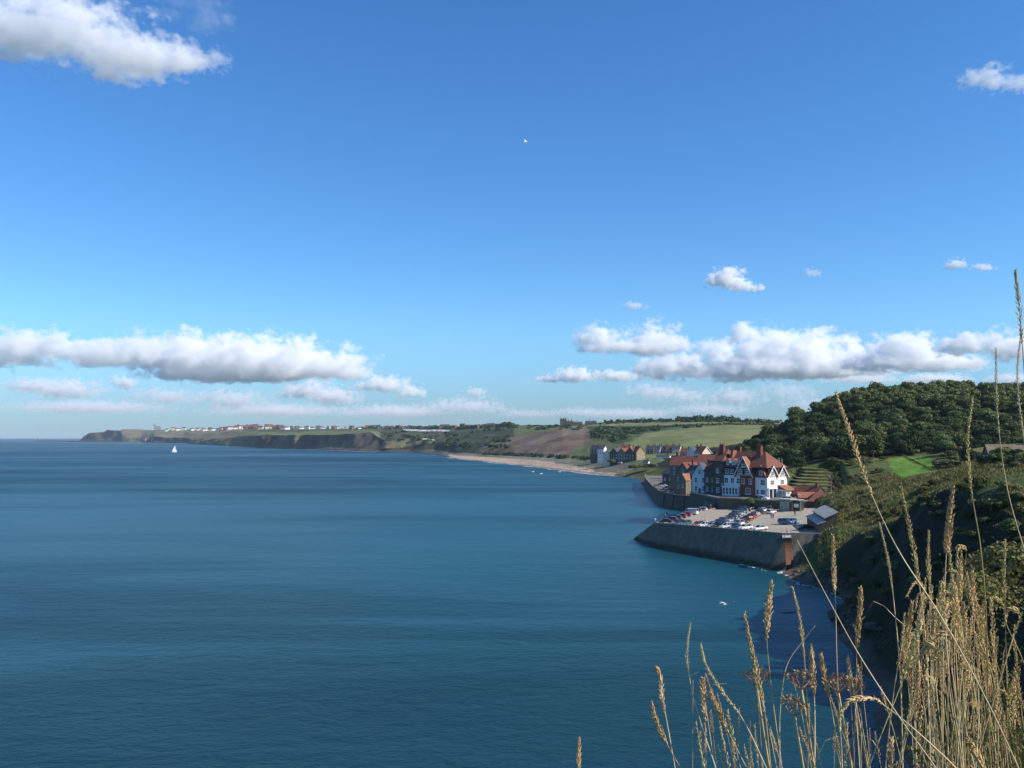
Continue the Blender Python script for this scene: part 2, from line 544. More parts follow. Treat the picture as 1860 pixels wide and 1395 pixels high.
    paint((T < 1.04) & (PX > 800), (.25, .19, .14))
    paint((T < 2.0) & (PX <= 815), (.09, .08, .065), (.13, .115, .09))
    P = np.stack([X, Y, Z], -1)
    o = grid_object('far_coast', P, 'far_ground', c, True, flip=True)
    tag(o, kind='structure')
    FARSURF.update(cols=cols, t=t_rows, P=P)
build_far_coast()
def far_ground(px, t):
    """point on the far shore: photo column and row parameter"""
    cols, tr, P = FARSURF['cols'], FARSURF['t'], FARSURF['P']
    j = np.clip(np.searchsorted(cols, px) - 1, 0, len(cols) - 2); i = np.clip(np.searchsorted(tr, t) - 1, 0, len(tr) - 2)
    fx = (px - cols[j]) / (cols[j + 1] - cols[j]); fy = (t - tr[i]) / (tr[i + 1] - tr[i])
    p = (P[i, j] * (1 - fx) + P[i, j + 1] * fx) * (1 - fy) + (P[i + 1, j] * (1 - fx) + P[i + 1, j + 1] * fx) * fy
    return Vector(p)

# ------------------------------------------------------------------ near land
K = 32.0 / 27.0
def near_controls():
    pts = []
    def row(y, xc, xe, ze, inland):
        pts.append((xc - 60, y, -14)); pts.append((xc - 14, y, -5)); pts.append((xc - 3, y, -1.0)); pts.append((xc, y, 0.2))
        pts.append((xc + (xe - xc) * .5, y, ze * .52)); pts.append((xe, y, ze))
        for x, z in inland: pts.append((x, y, z))
    row(-90, -70, -34, 26, [(0, 27), (60, 30), (160, 33)])
    row(-30, -36, -9, 25.2, [(10, 25.8), (60, 29), (160, 32)])
    row(-2, -24, -3.0, 24.6, [(2, 25.0), (12, 25.4), (50, 28), (160, 31)])
    row(9, -4, 3.5, 21.5, [(14, 24.6), (40, 25.5), (160, 30)])
    row(22, 10, 22, 19.5, [(34, 22.5), (60, 24)])
    row(42, 27, 40, 14, [(80, 15), (160, 22)])
    row(70, 34, 49, 15.5, [(80, 17), (110, 20), (200, 27)])
    row(100, 40, 56, 19.0, [(75, 20.5), (110, 23), (200, 29)])
    row(117, 43, 59, 19.6, [(78, 21), (110, 25)])
    row(132, 47, 60, 17.6, [(78, 21), (110, 25)])
    row(150, 54, 63, 14.2, [(80, 18.2), (110, 23.2), (200, 30)])
    row(170, 54, 66, 10.2, [(80, 15.4), (95, 19), (110, 22.0)])
    row(186, 54.5, 67, 7.2, [(78, 12.0)])
    pts.extend([(57.5, 170, 1.3), (57.0, 181, 1.2), (58.2, 189, 1.8), (61.5, 188, 5.2), (56.4, 160, 1.1)])
    pts.extend([
        (66, 198, 6.4), (72, 200, 9.5), (80, 203, 12.8), (95, 204, 18.0), (111, 204, 22.3), (200, 204, 29),
        (73, 212, 7.4), (79, 232, 7.8), (84, 222, 10.4), (92, 230, 13.6), (110, 230, 18.2), (150, 230, 24), (210, 240, 30),
        (88, 250, 10.5), (98, 255, 12.5), (112, 262, 14.6), (117, 270, 15.4), (150, 268, 19.5), (200, 270, 26),
        (90, 272, 10.0), (94, 290, 10.8), (100, 300, 12.6), (108, 318, 15.5), (118, 330, 17.0), (141, 330, 19.4), (160, 300, 22.5), (190, 320, 25),
        (60, 262, 5.0), (58, 290, 3), (66, 285, 9.0), (75, 285, 9.2), (86, 285, 9.3), (80, 300, 9.6), (66, 310, 6.5), (84, 315, 10.5),
        (40, 250, -3), (20, 280, -8), (45, 320, -6), (50, 360, -5), (54, 420, -4), (64, 520, -4), (74, 600, -3), (0, 400, -14), (30, 620, -8),
        (66, 350, 4.2), (74, 345, 5.5), (68, 400, 4.3), (72, 440, 4.5), (84, 520, 5.0), (96, 560, 6), (84, 360, 8.0), (84, 420, 7.0), (96, 470, 7.5),
        (100, 345, 15.0), (95, 395, 13.0), (107, 400, 20), (120, 410, 28.0), (131, 415, 33.5), (143, 420, 38.5), (158, 420, 43.5), (180, 420, 45.2), (213, 430, 46), (240, 430, 46.2), (290, 430, 46),
        (111, 345, 17.2), (125, 350, 19.5), (150, 345, 22), (185, 345, 26), (215, 330, 27),
        (130, 380, 26), (160, 380, 32), (190, 380, 35), (230, 380, 36), (105, 480, 14), (120, 520, 17), (150, 520, 34), (200, 530, 40), (260, 530, 40), (130, 640, 18), (200, 640, 25), (260, 640, 28),
    ])
    return np.array(pts, float)
CTRL = near_controls() * K
# keep the ground under the camera where the photographer stands
def fit_rbf(P, c=7.0):
    d = np.sqrt(((P[:, None, :2] - P[None, :, :2]) ** 2).sum(-1) + c * c)
    n = len(P)
    A = np.zeros((n + 3, n + 3)); A[:n, :n] = d; A[:n, n] = 1; A[:n, n + 1:] = P[:, :2]; A[n, :n] = 1; A[n + 1:, :n] = P[:, :2].T
    A[:n, :n] -= np.eye(n) * .0
    return np.linalg.solve(A, np.concatenate([P[:, 2], [0, 0, 0]]))
WRBF = fit_rbf(CTRL)
def rbf(x, y, c=7.0):
    out = np.zeros(np.shape(x)); n = len(CTRL)
    for i in range(n):
        out += WRBF[i] * np.sqrt((x - CTRL[i, 0]) ** 2 + (y - CTRL[i, 1]) ** 2 + c * c)
    return out + WRBF[n] + WRBF[n + 1] * x + WRBF[n + 2] * y
# car park surface: a gently tilted plane
def zpark(x, y): return 6.0 + .055 * (x - 43) - .006 * (y - 278)
def on_park(px, py, dz=0.0):
    r = ray(px, py); a = CAMH + 0
    # CAMH + k rz = 6 + .055 (k rx - 43) - .006 (k ry - 278) + dz
    k = (6 - .055 * 43 + .006 * 278 + dz - CAMH) / (r.z - .055 * r.x + .006 * r.y)
    return Vector((r.x * k, r.y * k, CAMH + r.z * k))
PK_A = on_park(1189, 949, .55); PK_B = on_park(1418, 968, .55); PK_C = on_park(1494, 969, .55)
PK_E = on_park(1320, 917, .55); PK_D = on_park(1500, 921, .3)
PARK = [(p.x, p.y) for p in (PK_A, PK_B, PK_C, PK_D, PK_E)]
PROMWALL = [(x * K, y * K) for x, y in ((79, 548), (72, 500), (66.5, 450), (63.0, 415), (60.4, 385), (59.6, 366), (61.5, 352), (65.5, 343), (69.5, 331), (69.0, 318), (66, 307), (63, 300))]
PROM = PROMWALL + [(x * K, y * K) for x, y in ((64, 300), (76, 330), (78, 350), (72, 372), (73, 415), (80, 450), (88, 500), (96, 548))]
LAWN_PX = [(1612, 832), (1690, 829), (1698, 845), (1690, 857), (1640, 868), (1618, 858)]
def smoothz(x, y):
    z = rbf(x, y)
    return z
def land_height(x, y):
    """final ground height, without the finest roughness"""
    z = smoothz(x, y)
    rough = np.clip((z - 1) / 4, 0, 1)
    inl = np.clip((np.hypot(x, y) - 12) / 20, 0, 1)
    z = z + vnoise(x / 17, y / 17, 4, 4) * 1.1 * rough * inl + vnoise(x / 5, y / 5, 9, 3) * .40 * rough * inl
    return z
NEAR = {}
def build_near_land():
    step = 1.55
    xs = np.arange(-110, 360, step); ys = np.arange(-110, 770, step)
    X, Y = np.meshgrid(xs, ys)
    Z0 = smoothz(X, Y)
    gy, gx = np.gradient(Z0, step)
    slope = np.degrees(np.arctan(np.hypot(gx, gy)))
    Z = land_height(X, Y)
    rock = np.clip((slope - 28) / 14, 0, 1)
    Z += vnoise(X / 4.2, Y / 4.2, 21, 3) * 1.0 * rock * np.clip((Z - .5) / 3, 0, 1) * np.clip((np.hypot(X, Y) - 12) / 20, 0, 1)
    # the promontory and the hotel terrace stand inside the ground
    ins = inside(X, Y, PARK)
    Z = np.where(ins, np.minimum(Z, zpark(X, Y) - 1.2), Z)
    prom = inside(X, Y, PROM); Z = np.where(prom, np.minimum(Z, 4.7), Z)
    ter = inside(X, Y, [(x * K, y * K) for x, y in ((57, 269), (65.3, 264.2), (71.5, 259), (77.8, 256), (84.5, 256.5), (96, 288), (84, 322), (64, 322))])
    Z = np.where(ter, np.minimum(Z, 10.3), Z)
    gar = inside(X, Y, [(104, 334), (121, 334), (140, 396), (118, 396)])
    Z = np.where(gar, np.minimum(Z, 10.9 + (Y - 334) * .098), Z)
    cove = inside(X, Y, [(x * K, y * K) for x, y in ((46, 256), (59.5, 268), (57, 297), (63, 301), (67.5, 312), (68.6, 328), (65.0, 342), (61.2, 351.5), (59.4, 366), (60, 384), (62.5, 415), (66, 450), (71, 498), (60, 500), (46, 430), (40, 335))])
    Z = np.where(cove, np.minimum(Z, -1.2), Z)
    # footprint near the viewer stays under the foreground bank
    near = np.clip(1 - np.hypot(X - 3, Y - 2) / 9.0, 0, 1)
    Z -= near * .5
    # ---- colours of the ground
    n1 = vnoise(X / 9, Y / 9, 31, 4); n2 = vnoise(X / 30, Y / 30, 37, 3)
    c = np.zeros(X.shape + (3,))
    def lerp(a, b, w): return np.array(a) * (1 - w[..., None]) + np.array(b) * w[..., None]
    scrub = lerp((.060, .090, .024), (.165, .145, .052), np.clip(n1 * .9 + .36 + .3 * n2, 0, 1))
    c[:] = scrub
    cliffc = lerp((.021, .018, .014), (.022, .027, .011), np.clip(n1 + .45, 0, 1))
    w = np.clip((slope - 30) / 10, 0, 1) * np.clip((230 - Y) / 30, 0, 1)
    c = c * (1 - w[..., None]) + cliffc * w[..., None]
    wood = np.clip((Y - 395) / 12, 0, 1) * np.clip((X - 112) / 8, 0, 1)
    c = c * (1 - wood[..., None]) + np.array((.022, .030, .012)) * wood[..., None]
    shore = np.clip((1.9 - Z) / 1.2, 0, 1)
    c = c * (1 - shore[..., None]) + lerp((.16, .105, .070), (.09, .07, .055), np.clip(n1 + .5, 0, 1)) * shore[..., None]
    # apparent position of every vertex on the slope, to lay out the mown lawn where it lies
    dd = np.maximum(Y, 5.0)
    U = 930 + FPX * X / dd; V = EYE - (Z - CAMH) * FPX / dd
    lawn = inside(U, V, LAWN_PX) & (Y > 280) & (Y < 420)
    c[lawn] = (.115, .215, .030)
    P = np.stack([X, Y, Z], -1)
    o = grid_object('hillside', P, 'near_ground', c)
    tag(o, kind='structure')
    NEAR.update(xs=xs, ys=ys, Z=Z, U=U, V=V)
build_near_land()
def ground_z(x, y):
    xs, ys, Z = NEAR['xs'], NEAR['ys'], NEAR['Z']
    fx = (x - xs[0]) / (xs[1] - xs[0]); fy = (y - ys[0]) / (ys[1] - ys[0])
    j = int(min(max(fx, 0), len(xs) - 2)); i = int(min(max(fy, 0), len(ys) - 2))
    fx -= j; fy -= i
    return float((Z[i, j] * (1 - fx) + Z[i, j + 1] * fx) * (1 - fy) + (Z[i + 1, j] * (1 - fx) + Z[i + 1, j + 1] * fx) * fy)
def ground_hit(px, py, dmin=60, dmax=700, step=1.2):
    """first point where the line of sight meets the near land"""
    r = ray(px, py); d = dmin
    while d < dmax:
        k = d / r.y
        x, z = r.x * k, CAMH + r.z * k
        if z <= ground_z(x, d): return Vector((x, d, ground_z(x, d)))
        d += step
    return None
# ------------------------------------------------------------------ clouds: closed volumes far out over land and sea
def cloud_material(name, dens, size, blobs, noise_amp, soft):
    """vapour: thick in the middle of each billow, torn by noise towards the outside"""
    m = bpy.data.materials.new(name)
    m.use_nodes = True
    N = Nodes(m.node_tree); N.n.clear()
    v = N.new('ShaderNodeVolumePrincipled')
    v.inputs['Color'].default_value = (1, 1, 1, 1)
    tc = N.new('ShaderNodeTexCoord')
    P = tc.outputs['Object']
    k = None
    for c, W, Dp, Hh in blobs:
        d = N.vmath('MULTIPLY', N.vmath('SUBTRACT', P, c), (1 / W, 1 / Dp, 1 / Hh))
        d = N.vmath('MAXIMUM', d, N.vmath('MULTIPLY', d, (-1, -1, -1.7)))
        q = N.math('SUBTRACT', 1.0, N.vmath('LENGTH', d))
        k = q if k is None else N.math('SMOOTH_MAX', k, q, .15)
    sp = N.vmath('MULTIPLY', P, (1, 1, 1.35))
    n = N.noise(sp, 1.35 / size, 7.0, .62, .15)
    big = N.noise(sp, .50 / size, 2.0, .5)
    k = N.math('MULTIPLY_ADD', N.math('SUBTRACT', big, .5), 1.5, k)
    f = N.math('MULTIPLY_ADD', N.math('SUBTRACT', n, .5), noise_amp, k)
    N.put(v.inputs['Density'], N.smooth(f, .10, .10 + soft, 0.0, dens))
    o = N.new('ShaderNodeOutputMaterial')
    N.l.new(v.outputs[0], o.inputs['Volume'])
    m.cycles.volume_step_rate = .8
    MATS[name] = m
    return m
def cloud(label, blobs, density=1.0, base=None, seed=0, soft=.35, group=None, amp=2.7):
    """blobs: (column, row, half width, half height) as seen; all of one cloud share a distance"""
    bottom = max(b[1] + b[3] * .8 for b in blobs) if base is None else base
    r = ray(930, bottom)
    d = 720.0 / math.tan(max(math.atan2(r.z, r.y), .022))
    cx = sum(b[0] for b in blobs) / len(blobs)
    org = at_d(cx, bottom, d)
    s = d / FPX
    rng = random.Random(seed)
    bm = bmesh.new(); field = []
    for (px, py, rx, ry) in blobs:
        c = at_d(px, py, d) - org
        W, Hh = rx * s * 1.28, ry * s * 1.45
        Dp = max(W * .55, Hh)
        c.y += rng.uniform(-.3, .3) * Dp
        field.append((c, W, Dp, Hh))
        bmesh.ops.create_icosphere(bm, subdivisions=3, radius=1.0, matrix=Matrix.Translation(c) @ Matrix.Diagonal((W * 1.25, Dp * 1.25, Hh * 1.35, 1)))
    me = bpy.data.meshes.new('cumulus_cloud')
    bm.to_mesh(me); bm.free()
    o = link_mesh('cumulus_cloud', me, None, org)
    avg = sum(b[3] for b in blobs) / len(blobs) * s
    mod = o.modifiers.new('r', 'REMESH'); mod.mode = 'VOXEL'
    mod.voxel_size = avg * .30
    dg = bpy.context.evaluated_depsgraph_get()
    new = bpy.data.meshes.new_from_object(o.evaluated_get(dg))
    o.modifiers.clear()
    old = o.data; o.data = new; bpy.data.meshes.remove(old)
    new.materials.clear()
    new.materials.append(cloud_material('cloud_vapour_%d' % seed, density * 1.75 / avg, avg, field, amp, soft))
    tag(o, label, 'cloud', group)
    return o
cloud('large soft white cloud high in the top left corner', [(110, 75, 140, 52), (235, 100, 120, 38), (15, 72, 50, 40), (310, 118, 60, 20)], .55, 138, 1)
cloud('faint curved wisp of cloud beside the large top left cloud', [(375, 25, 36, 34), (295, 24, 40, 14), (335, 6, 50, 12), (362, 52, 26, 12)], .035, 64, 2, .6, None, 3.2)
cloud('small faint tuft of cloud right of the curved wisp', [(415, 38, 12, 18)], .06, 56, 3, .6)
cloud('small cloud at the right edge high in the sky', [(1795, 150, 46, 22), (1845, 156, 34, 16)], .30, 176, 4)
cloud('single small bright cumulus puff over the wooded hill', [(1322, 511, 32, 19), (1352, 522, 26, 9)], 1.0, 534, 5)
cloud('very small faint cloud left of the bright puff', [(1152, 556, 18, 7)], .30, 564, 6)
cloud('very small faint cloud right of the bright puff', [(1476, 497, 15, 8)], .22, 507, 7)
cloud('small pair of puffs near the right edge above the cloud bank', [(1736, 483, 18, 9), (1786, 486, 18, 7)], .45, 495, 8)
cloud('long flat cumulus bank stretching across the left sky', [(330, 650, 110, 32), (470, 662, 140, 36), (585, 668, 80, 28), (430, 680, 140, 16)], 1.0, 697, 9)
cloud('bright cumulus at the left edge joined to the long bank', [(40, 640, 80, 32), (110, 638, 60, 26), (180, 645, 80, 26), (240, 640, 50, 26)], .75, 672, 10)
cloud('cluster of small puffs off the right end of the long bank', [(640, 682, 40, 10), (700, 702, 46, 13), (745, 714, 24, 12)], .6, 724, 11)
for i, (bl, de, ba) in enumerate([([(225, 697, 22, 13)], .5, 712), ([(120, 710, 60, 15), (60, 702, 50, 11)], .28, 730), ([(560, 712, 48, 16), (605, 722, 44, 15)], .42, 742), ([(420, 728, 56, 17)], .24, 748),
        ([(865, 715, 18, 10)], .35, 725), ([(850, 740, 60, 13)], .16, 756), ([(500, 747, 100, 10)], .14, 760), ([(160, 742, 110, 10)], .14, 756), ([(720, 750, 90, 10)], .14, 762), ([(300, 722, 50, 14)], .2, 738)]):
    cloud('pale low cloud on the hazy horizon over the far town', bl, de * 1.5, ba, 20 + i, .55, 'low horizon clouds over the far town', 4.2)
cloud('ragged cumulus at the left end of the right hand bank', [(1085, 616, 38, 20), (1190, 625, 52, 28), (1130, 634, 66, 11), (1225, 628, 30, 16)], .7, 648, 40)
cloud('grey bottomed cumulus below the gap in the right hand bank', [(1300, 645, 34, 22), (1235, 672, 70, 24), (1330, 674, 56, 24)], .85, 699, 41)
cloud('largest cumulus of the right hand bank above the wooded hill', [(1400, 640, 66, 34), (1345, 612, 20, 18), (1470, 648, 80, 34), (1560, 655, 70, 24), (1450, 672, 140, 18)], 1.0, 694, 42)
cloud('bumpy cumulus over the middle of the wooded hill', [(1640, 640, 60, 26), (1700, 660, 76, 18), (1600, 662, 60, 18)], .9, 680, 43)
cloud('cumulus running off the right edge behind the tall stalks', [(1760, 630, 50, 20), (1840, 634, 60, 26), (1900, 640, 60, 24)], .9, 664, 44)
cloud('small flat cumulus low over the cliff building', [(1045, 684, 34, 12), (1005, 690, 24, 6)], .7, 697, 45)
cloud('small cumulus between the cliff building cloud and the bank', [(1120, 684, 34, 10)], .6, 695, 46)
for i, (bl, de, ba) in enumerate([([(1190, 714, 46, 15)], .55, 734), ([(1250, 722, 38, 14)], .5, 738), ([(1340, 722, 42, 15)], .6, 739), ([(1430, 712, 46, 14)], .3, 728), ([(1470, 737, 46, 16)], .34, 756),
        ([(1700, 690, 50, 9)], .8, 700), ([(1560, 690, 56, 9)], .5, 700), ([(1840, 690, 40, 9)], .6, 700), ([(1060, 750, 50, 8)], .2, 758), ([(1150, 752, 70, 8)], .22, 760), ([(960, 752, 50, 7)], .16, 760), ([(1290, 745, 66, 9)], .2, 756)]):
    cloud('low white cloud peeping over the land under the right hand bank', bl, de * .6, ba, 60 + i, .55, 'low clouds under the right hand bank', 3.8)
# ------------------------------------------------------------------ masonry, paint and roofing
mat('concrete', (.215, .195, .160), .9, .30, .35, .2, .04, 3)
mat('concrete_pale', (.40, .37, .31), .85, .2, .6, .2)
mat('asphalt_pale', (.350, .305, .235), .92, .16, .18, .15)
mat('road', (.17, .155, .135), .92, .2, .2, .15)
mat('stone_dark', (.105, .088, .070), .9, .35, .8, .15, .05, 4)
mat('stone_wall', (.205, .165, .115), .9, .3, .9, .15, .05, 4)
mat('stone_tan', (.42, .31, .17), .9, .2, .9, .15)
mat('brick', (.185, .070, .045), .88, .28, 1.6, .15)
mat('render_white', (.78, .76, .71), .7, .06, .6, .25)
mat('render_cream', (.66, .58, .42), .75, .08, .6, .2)
mat('render_grey', (.42, .42, .39), .8, .12, .6, .2)
mat('timber_dark', (.030, .022, .018), .7, .3, 2.0, .3)
mat('paint_white', (.80, .80, .78), .45, .04, 1.0, .4)
mat('tile_red', (.165, .062, .046), .8, .30, 1.3, .2, .04, 3.5, 0.12)
mat('tile_orange', (.290, .115, .070), .8, .25, 1.3, .2, .04, 3.5, 0.12)
mat('slate', (.060, .062, .070), .6, .3, 1.2, .35, .03, 4)
mat('slab_roof', (.46, .42, .35), .85, .22, .8, .2)
mat('metal_grey', (.30, .31, .32), .45, .1, 2, .5, metal=.6)
mat('iron_dark', (.035, .037, .040), .5, .2, 2, .4)
mat('wood_brown', (.150, .075, .045), .85, .3, 1.4, .2)
mat('door_blue', (.035, .075, .13), .5, .15, 1, .4)
def glass_material():
    m, N, b, o = principled('window_glass')
    tc = N.new('ShaderNodeTexCoord')
    n = N.noise(tc.outputs['Object'], .9, 2, .5)
    N.l.new(N.mix(N.smooth(n, .4, .6), (.010, .013, .017, 1), (.035, .042, .05, 1)), b.inputs['Base Color'])
    b.inputs['Roughness'].default_value = .06
    b.inputs['Specular IOR Level'].default_value = .6
glass_material()

# ------------------------------------------------------------------ promontory with the car park
def loft(name, tops, bottoms, material, parent=None, rows=5, extra=2.0):
    """wall face between two lines of points, carried on below the water"""
    T = np.array([tuple(p) for p in tops]); B = np.array([tuple(p) for p in bottoms])
    ti = np.arange(len(T)); tt = np.linspace(0, len(T) - 1, (len(T) - 1) * 5 + 1)
    T = np.stack([np.interp(tt, ti, T[:, k]) for k in range(3)], 1); B = np.stack([np.interp(tt, ti, B[:, k]) for k in range(3)], 1)
    L = []
    for k in range(rows + 1):
        L.append(T + (B - T) * (k / rows))
    L.append(B + (B - T) * (extra / np.maximum(.5, T[:, 2:3] - B[:, 2:3])))
    P = np.stack(L, 0)
    mb = MB(); R, C, _ = P.shape
    mb.add(P.reshape(-1, 3), [(r * C + c, (r + 1) * C + c, (r + 1) * C + c + 1, r * C + c + 1) for r in range(R - 1) for c in range(C - 1)])
    return mb.build(name, material, parent, True)
def sea_wall_material():
    """weathered concrete slope: lift lines, weed near the water"""
    m, N, b, o = principled('sea_wall_concrete')
    geo = N.new('ShaderNodeNewGeometry')
    pos = geo.outputs['Position']
    sep = N.new('ShaderNodeSeparateXYZ'); N.l.new(pos, sep.inputs[0])
    n = N.noise(pos, .35, 6, .65)
    streak = N.noise(N.vmath('MULTIPLY', pos, (.9, .9, .10)), 1.0, 5, .6)
    f = N.math('MULTIPLY_ADD', streak, .5, N.math('MULTIPLY', n, .5))
    c = N.mix(N.smooth(f, .3, .7), (.105, .092, .070, 1), (.190, .163, .120, 1))
    weed = N.math('MULTIPLY_ADD', n, 1.6, -.8)
    weed = N.smooth(N.math('ADD', sep.outputs[2], weed), .5, 1.9, 1, 0)
    c = N.mix(weed, c, (.040, .045, .026, 1))
    N.l.new(c, b.inputs['Base Color'])
    b.inputs['Roughness'].default_value = .9
    b.inputs['Specular IOR Level'].default_value = .15
    bp = N.new('ShaderNodeBump'); bp.inputs['Distance'].default_value = .08
    N.l.new(N.noise(pos, 1.6, 5, .6), bp.inputs['Height']); N.l.new(bp.outputs[0], b.inputs['Normal'])
sea_wall_material()
def build_promontory():
    top = lambda t: PK_A.lerp(PK_B, t)
    ts = [0, .06, .14, .32, .5, .68, .88, 1.0]
    bpx = [(1150, 979), (1163, 986), (1183, 992.5), (1226, 1000.5), (1269, 1008.5), (1312, 1016.5), (1355, 1025), (1372, 1029)]
    wall = empty('sea_wall', (PK_A.x, PK_A.y, 0))
    tag(wall, 'sloping grey concrete sea wall round the car park promontory', 'sea wall')
    inv = Matrix.Translation((-PK_A.x, -PK_A.y, 0))
    lo = lambda pts: [inv @ Vector(p) for p in pts]
    out = Vector((-.80, .6, 0))
    tops = [PK_E, PK_E.lerp(PK_A, .5)] + [top(t) for t in ts]
    bots = [Vector((PK_E.x, PK_E.y, 0)) + out * 4.5, Vector((*PK_E.lerp(PK_A, .5).xy, 0)) + out * 5] + [at_z(px, py, 0) for px, py in bpx]
    loft('wall_face', lo(tops), lo(bots), 'sea_wall_concrete', wall)
    s0, s1 = on_park(1420.5, 968, .55), on_park(1437.5, 968, .55)
    t2 = [PK_B.lerp(PK_C, f) for f in (0, .25, .5, .75, 1)] + [PK_C + Vector((5, 8, .4))]
    b2 = [at_z(1372, 1029, 0), at_z(1396, 1033.5, 0), at_z(1422, 1037, 0), at_z(1452, 1037, 0), at_z(1488, 1034, 0), at_z(1530, 1026, 0)]
    loft('wall_return', lo(t2), lo(b2), 'sea_wall_concrete', wall)
    # parapet along the top
    def coping(a, b, h, w, m, name='parapet'):
        a, b = Vector(a), Vector(b); d = (b - a); L = d.xy.length
        n = Vector((-d.y, d.x, 0)).normalized()
        if n.dot(Vector((70, 270, 0)) - a) < 0: n = -n
        mb = MB(); q = []
        for p in (a, b):
            for off in (-.06, w):
                for z in (-h, .04): q.append(p + n * off + Vector((0, 0, z)))
        mb.add(lo(q), [(0, 1, 3, 2), (4, 6, 7, 5), (0, 4, 5, 1), (2, 3, 7, 6), (1, 5, 7, 3), (0, 2, 6, 4)])
        return mb.build(name, m, wall)
    coping(PK_A, PK_B, .75, .55, 'concrete')
    coping(PK_E, PK_A, .75, .55, 'concrete')
    coping(s1, PK_C, .75, .45, 'concrete_pale')
    # flight of steps down the sunlit face
    st = empty('sea_steps', (s0.x, s0.y, 0)); inv2 = Matrix.Translation((-s0.x, -s0.y, 0))
    tag(st, 'flight of brown steps down the sunlit end of the sea wall', 'steps')
    pl = MB(); q = [on_park(1420.5, 967, .1), on_park(1437.5, 967, .1), on_park(1437, 976.5, .1), on_park(1421, 976.5, .1)]
    q2 = [p - Vector((0, 0, .35)) for p in q]
    pl.add([inv2 @ p for p in q2 + q], [(0, 1, 2, 3), (7, 6, 5, 4), (0, 4, 5, 1), (1, 5, 6, 2), (2, 6, 7, 3), (3, 7, 4, 0)])
    pl.build('landing', 'concrete_pale', st)
    a0, a1 = q[3] + Vector((.4, 0, 0)), q[2]
    e0, e1 = at_z(1427.5, 1021, 2.2), at_z(1441, 1019, 2.2)
    n = 10
    for i in range(n):
        f, g = i / n, (i + 1) / n
        mb = MB()
        P = [a0.lerp(e0, f), a1.lerp(e1, f), a1.lerp(e1, g), a0.lerp(e0, g)]
        zt = P[0].z * .25 + P[2].z * .75 + .25
        vt = [Vector((p.x, p.y, zt)) for p in P]; vb = [Vector((p.x, p.y, zt - 1.1)) for p in P]
        mb.add([inv2 @ p for p in vb + vt], [(0, 1, 2, 3), (7, 6, 5, 4), (0, 4, 5, 1), (1, 5, 6, 2), (2, 6, 7, 3), (3, 7, 4, 0)])
        mb.build('step', 'wood_brown', st)
    # railing of the landing
    rl = MB()
    for p in (q[0], q[1], q[2], q[3]): rl.tube([inv2 @ p, inv2 @ (p + Vector((0, 0, 1.1)))], .05, 5)
    for p, r in ((q[1], q[2]), (q[0], q[3])): rl.tube([inv2 @ (p + Vector((0, 0, 1.1))), inv2 @ (r + Vector((0, 0, 1.1)))], .045, 5)
    rl.build('railing', 'metal_grey', st)
    # surface
    mb = MB()
    poly = [Vector((x, y, zpark(x, y))) for x, y in PARK]
    mb.add(poly, [tuple(range(len(poly)))])
    tag(mb.build('car_park', 'asphalt_pale'), kind='structure')
    # white bay lines
    return wall
build_promontory()

# ------------------------------------------------------------------ hotel terrace
ZT = 10.9
TERR = [Vector((x * K, y * K, ZT)) for x, y in ((57, 297), (59.8, 268.5), (65.3, 264.2), (71.5, 259), (77.8, 256), (84.5, 256.5), (99, 292), (84, 322), (64, 322))]
def build_terrace():
    t = empty('terrace', (TERR[2].x, TERR[2].y, 0))
    tag(t, 'raised hotel terrace with a dark stone retaining wall behind the car park', 'terrace')
    inv = Matrix.Translation((-TERR[2].x, -TERR[2].y, 0))
    n = len(TERR)
    mb = MB(); mb.add([inv @ p for p in TERR], [tuple(range(n))]); mb.build('paving', 'road', t)
    for i in range(n - 3):
        a, b = TERR[i], TERR[i + 1]
        w = MB(); z0 = Vector((0, 0, ZT + 2.5))
        d = (b - a).normalized(); nn = Vector((-d.y, d.x, 0)) * .35
        A = [a + d * .01, b - d * .01, b + nn - d * .01, a + nn + d * .01]
        lo = [inv @ (p - z0) for p in A]; hi = [inv @ (p + Vector((0, 0, .02))) for p in A]
        w.add(lo + hi, [(0, 3, 2, 1), (4, 5, 6, 7), (0, 1, 5, 4), (1, 2, 6, 5), (2, 3, 7, 6), (3, 0, 4, 7)])
        w.build('retaining_wall', 'stone_dark', t)
        c = MB()
        A = [a - nn * .3, b - nn * .3, b + nn * 1.2, a + nn * 1.2]
        lo = [inv @ (p + Vector((0, 0, .03))) for p in A]; hi = [inv @ (p + Vector((0, 0, .45))) for p in A]
        c.add(lo + hi, [(0, 3, 2, 1), (4, 5, 6, 7), (0, 1, 5, 4), (1, 2, 6, 5), (2, 3, 7, 6), (3, 0, 4, 7)])
        c.build('coping', 'concrete_pale' if i != 1 else 'concrete', t)
build_terrace()

# ------------------------------------------------------------------ building kit
def window(parent, M, w, h, cols=2, rows=2, frame='paint_white', proud=.06, sill=True, bar=.09):
    """M: local frame whose x runs along the wall, z up and -y points out of the wall; origin at the bottom centre"""
    f = MB(); t = max(bar, .10)
    for x0, x1, z0, z1 in ((-w / 2, -w / 2 + t, 0, h), (w / 2 - t, w / 2, 0, h), (-w / 2 + t, w / 2 - t, h - t, h), (-w / 2 + t, w / 2 - t, 0, t)):
        f.box(x0, -proud, z0, x1, .02, z1, M=M)
    for i in range(1, cols): x = -w / 2 + w * i / cols; f.box(x - bar / 2, -proud * .9, t, x + bar / 2, .02, h - t, M=M)
    for j in range(1, rows): z = h * j / rows; f.box(-w / 2 + t, -proud * .8, z - bar / 2, w / 2 - t, .018, z + bar / 2, M=M)
    if sill: f.box(-w / 2 - .08, -proud - .10, -.12, w / 2 + .08, .02, -.002, M=M)
    o = f.build('window', frame, parent)
    p = MB(); p.box(-w / 2 + t * .5, -.02, t * .5, w / 2 - t * .5, .012, h - t * .5, M=M)
    p.build('pane', 'window_glass', o)
    return o
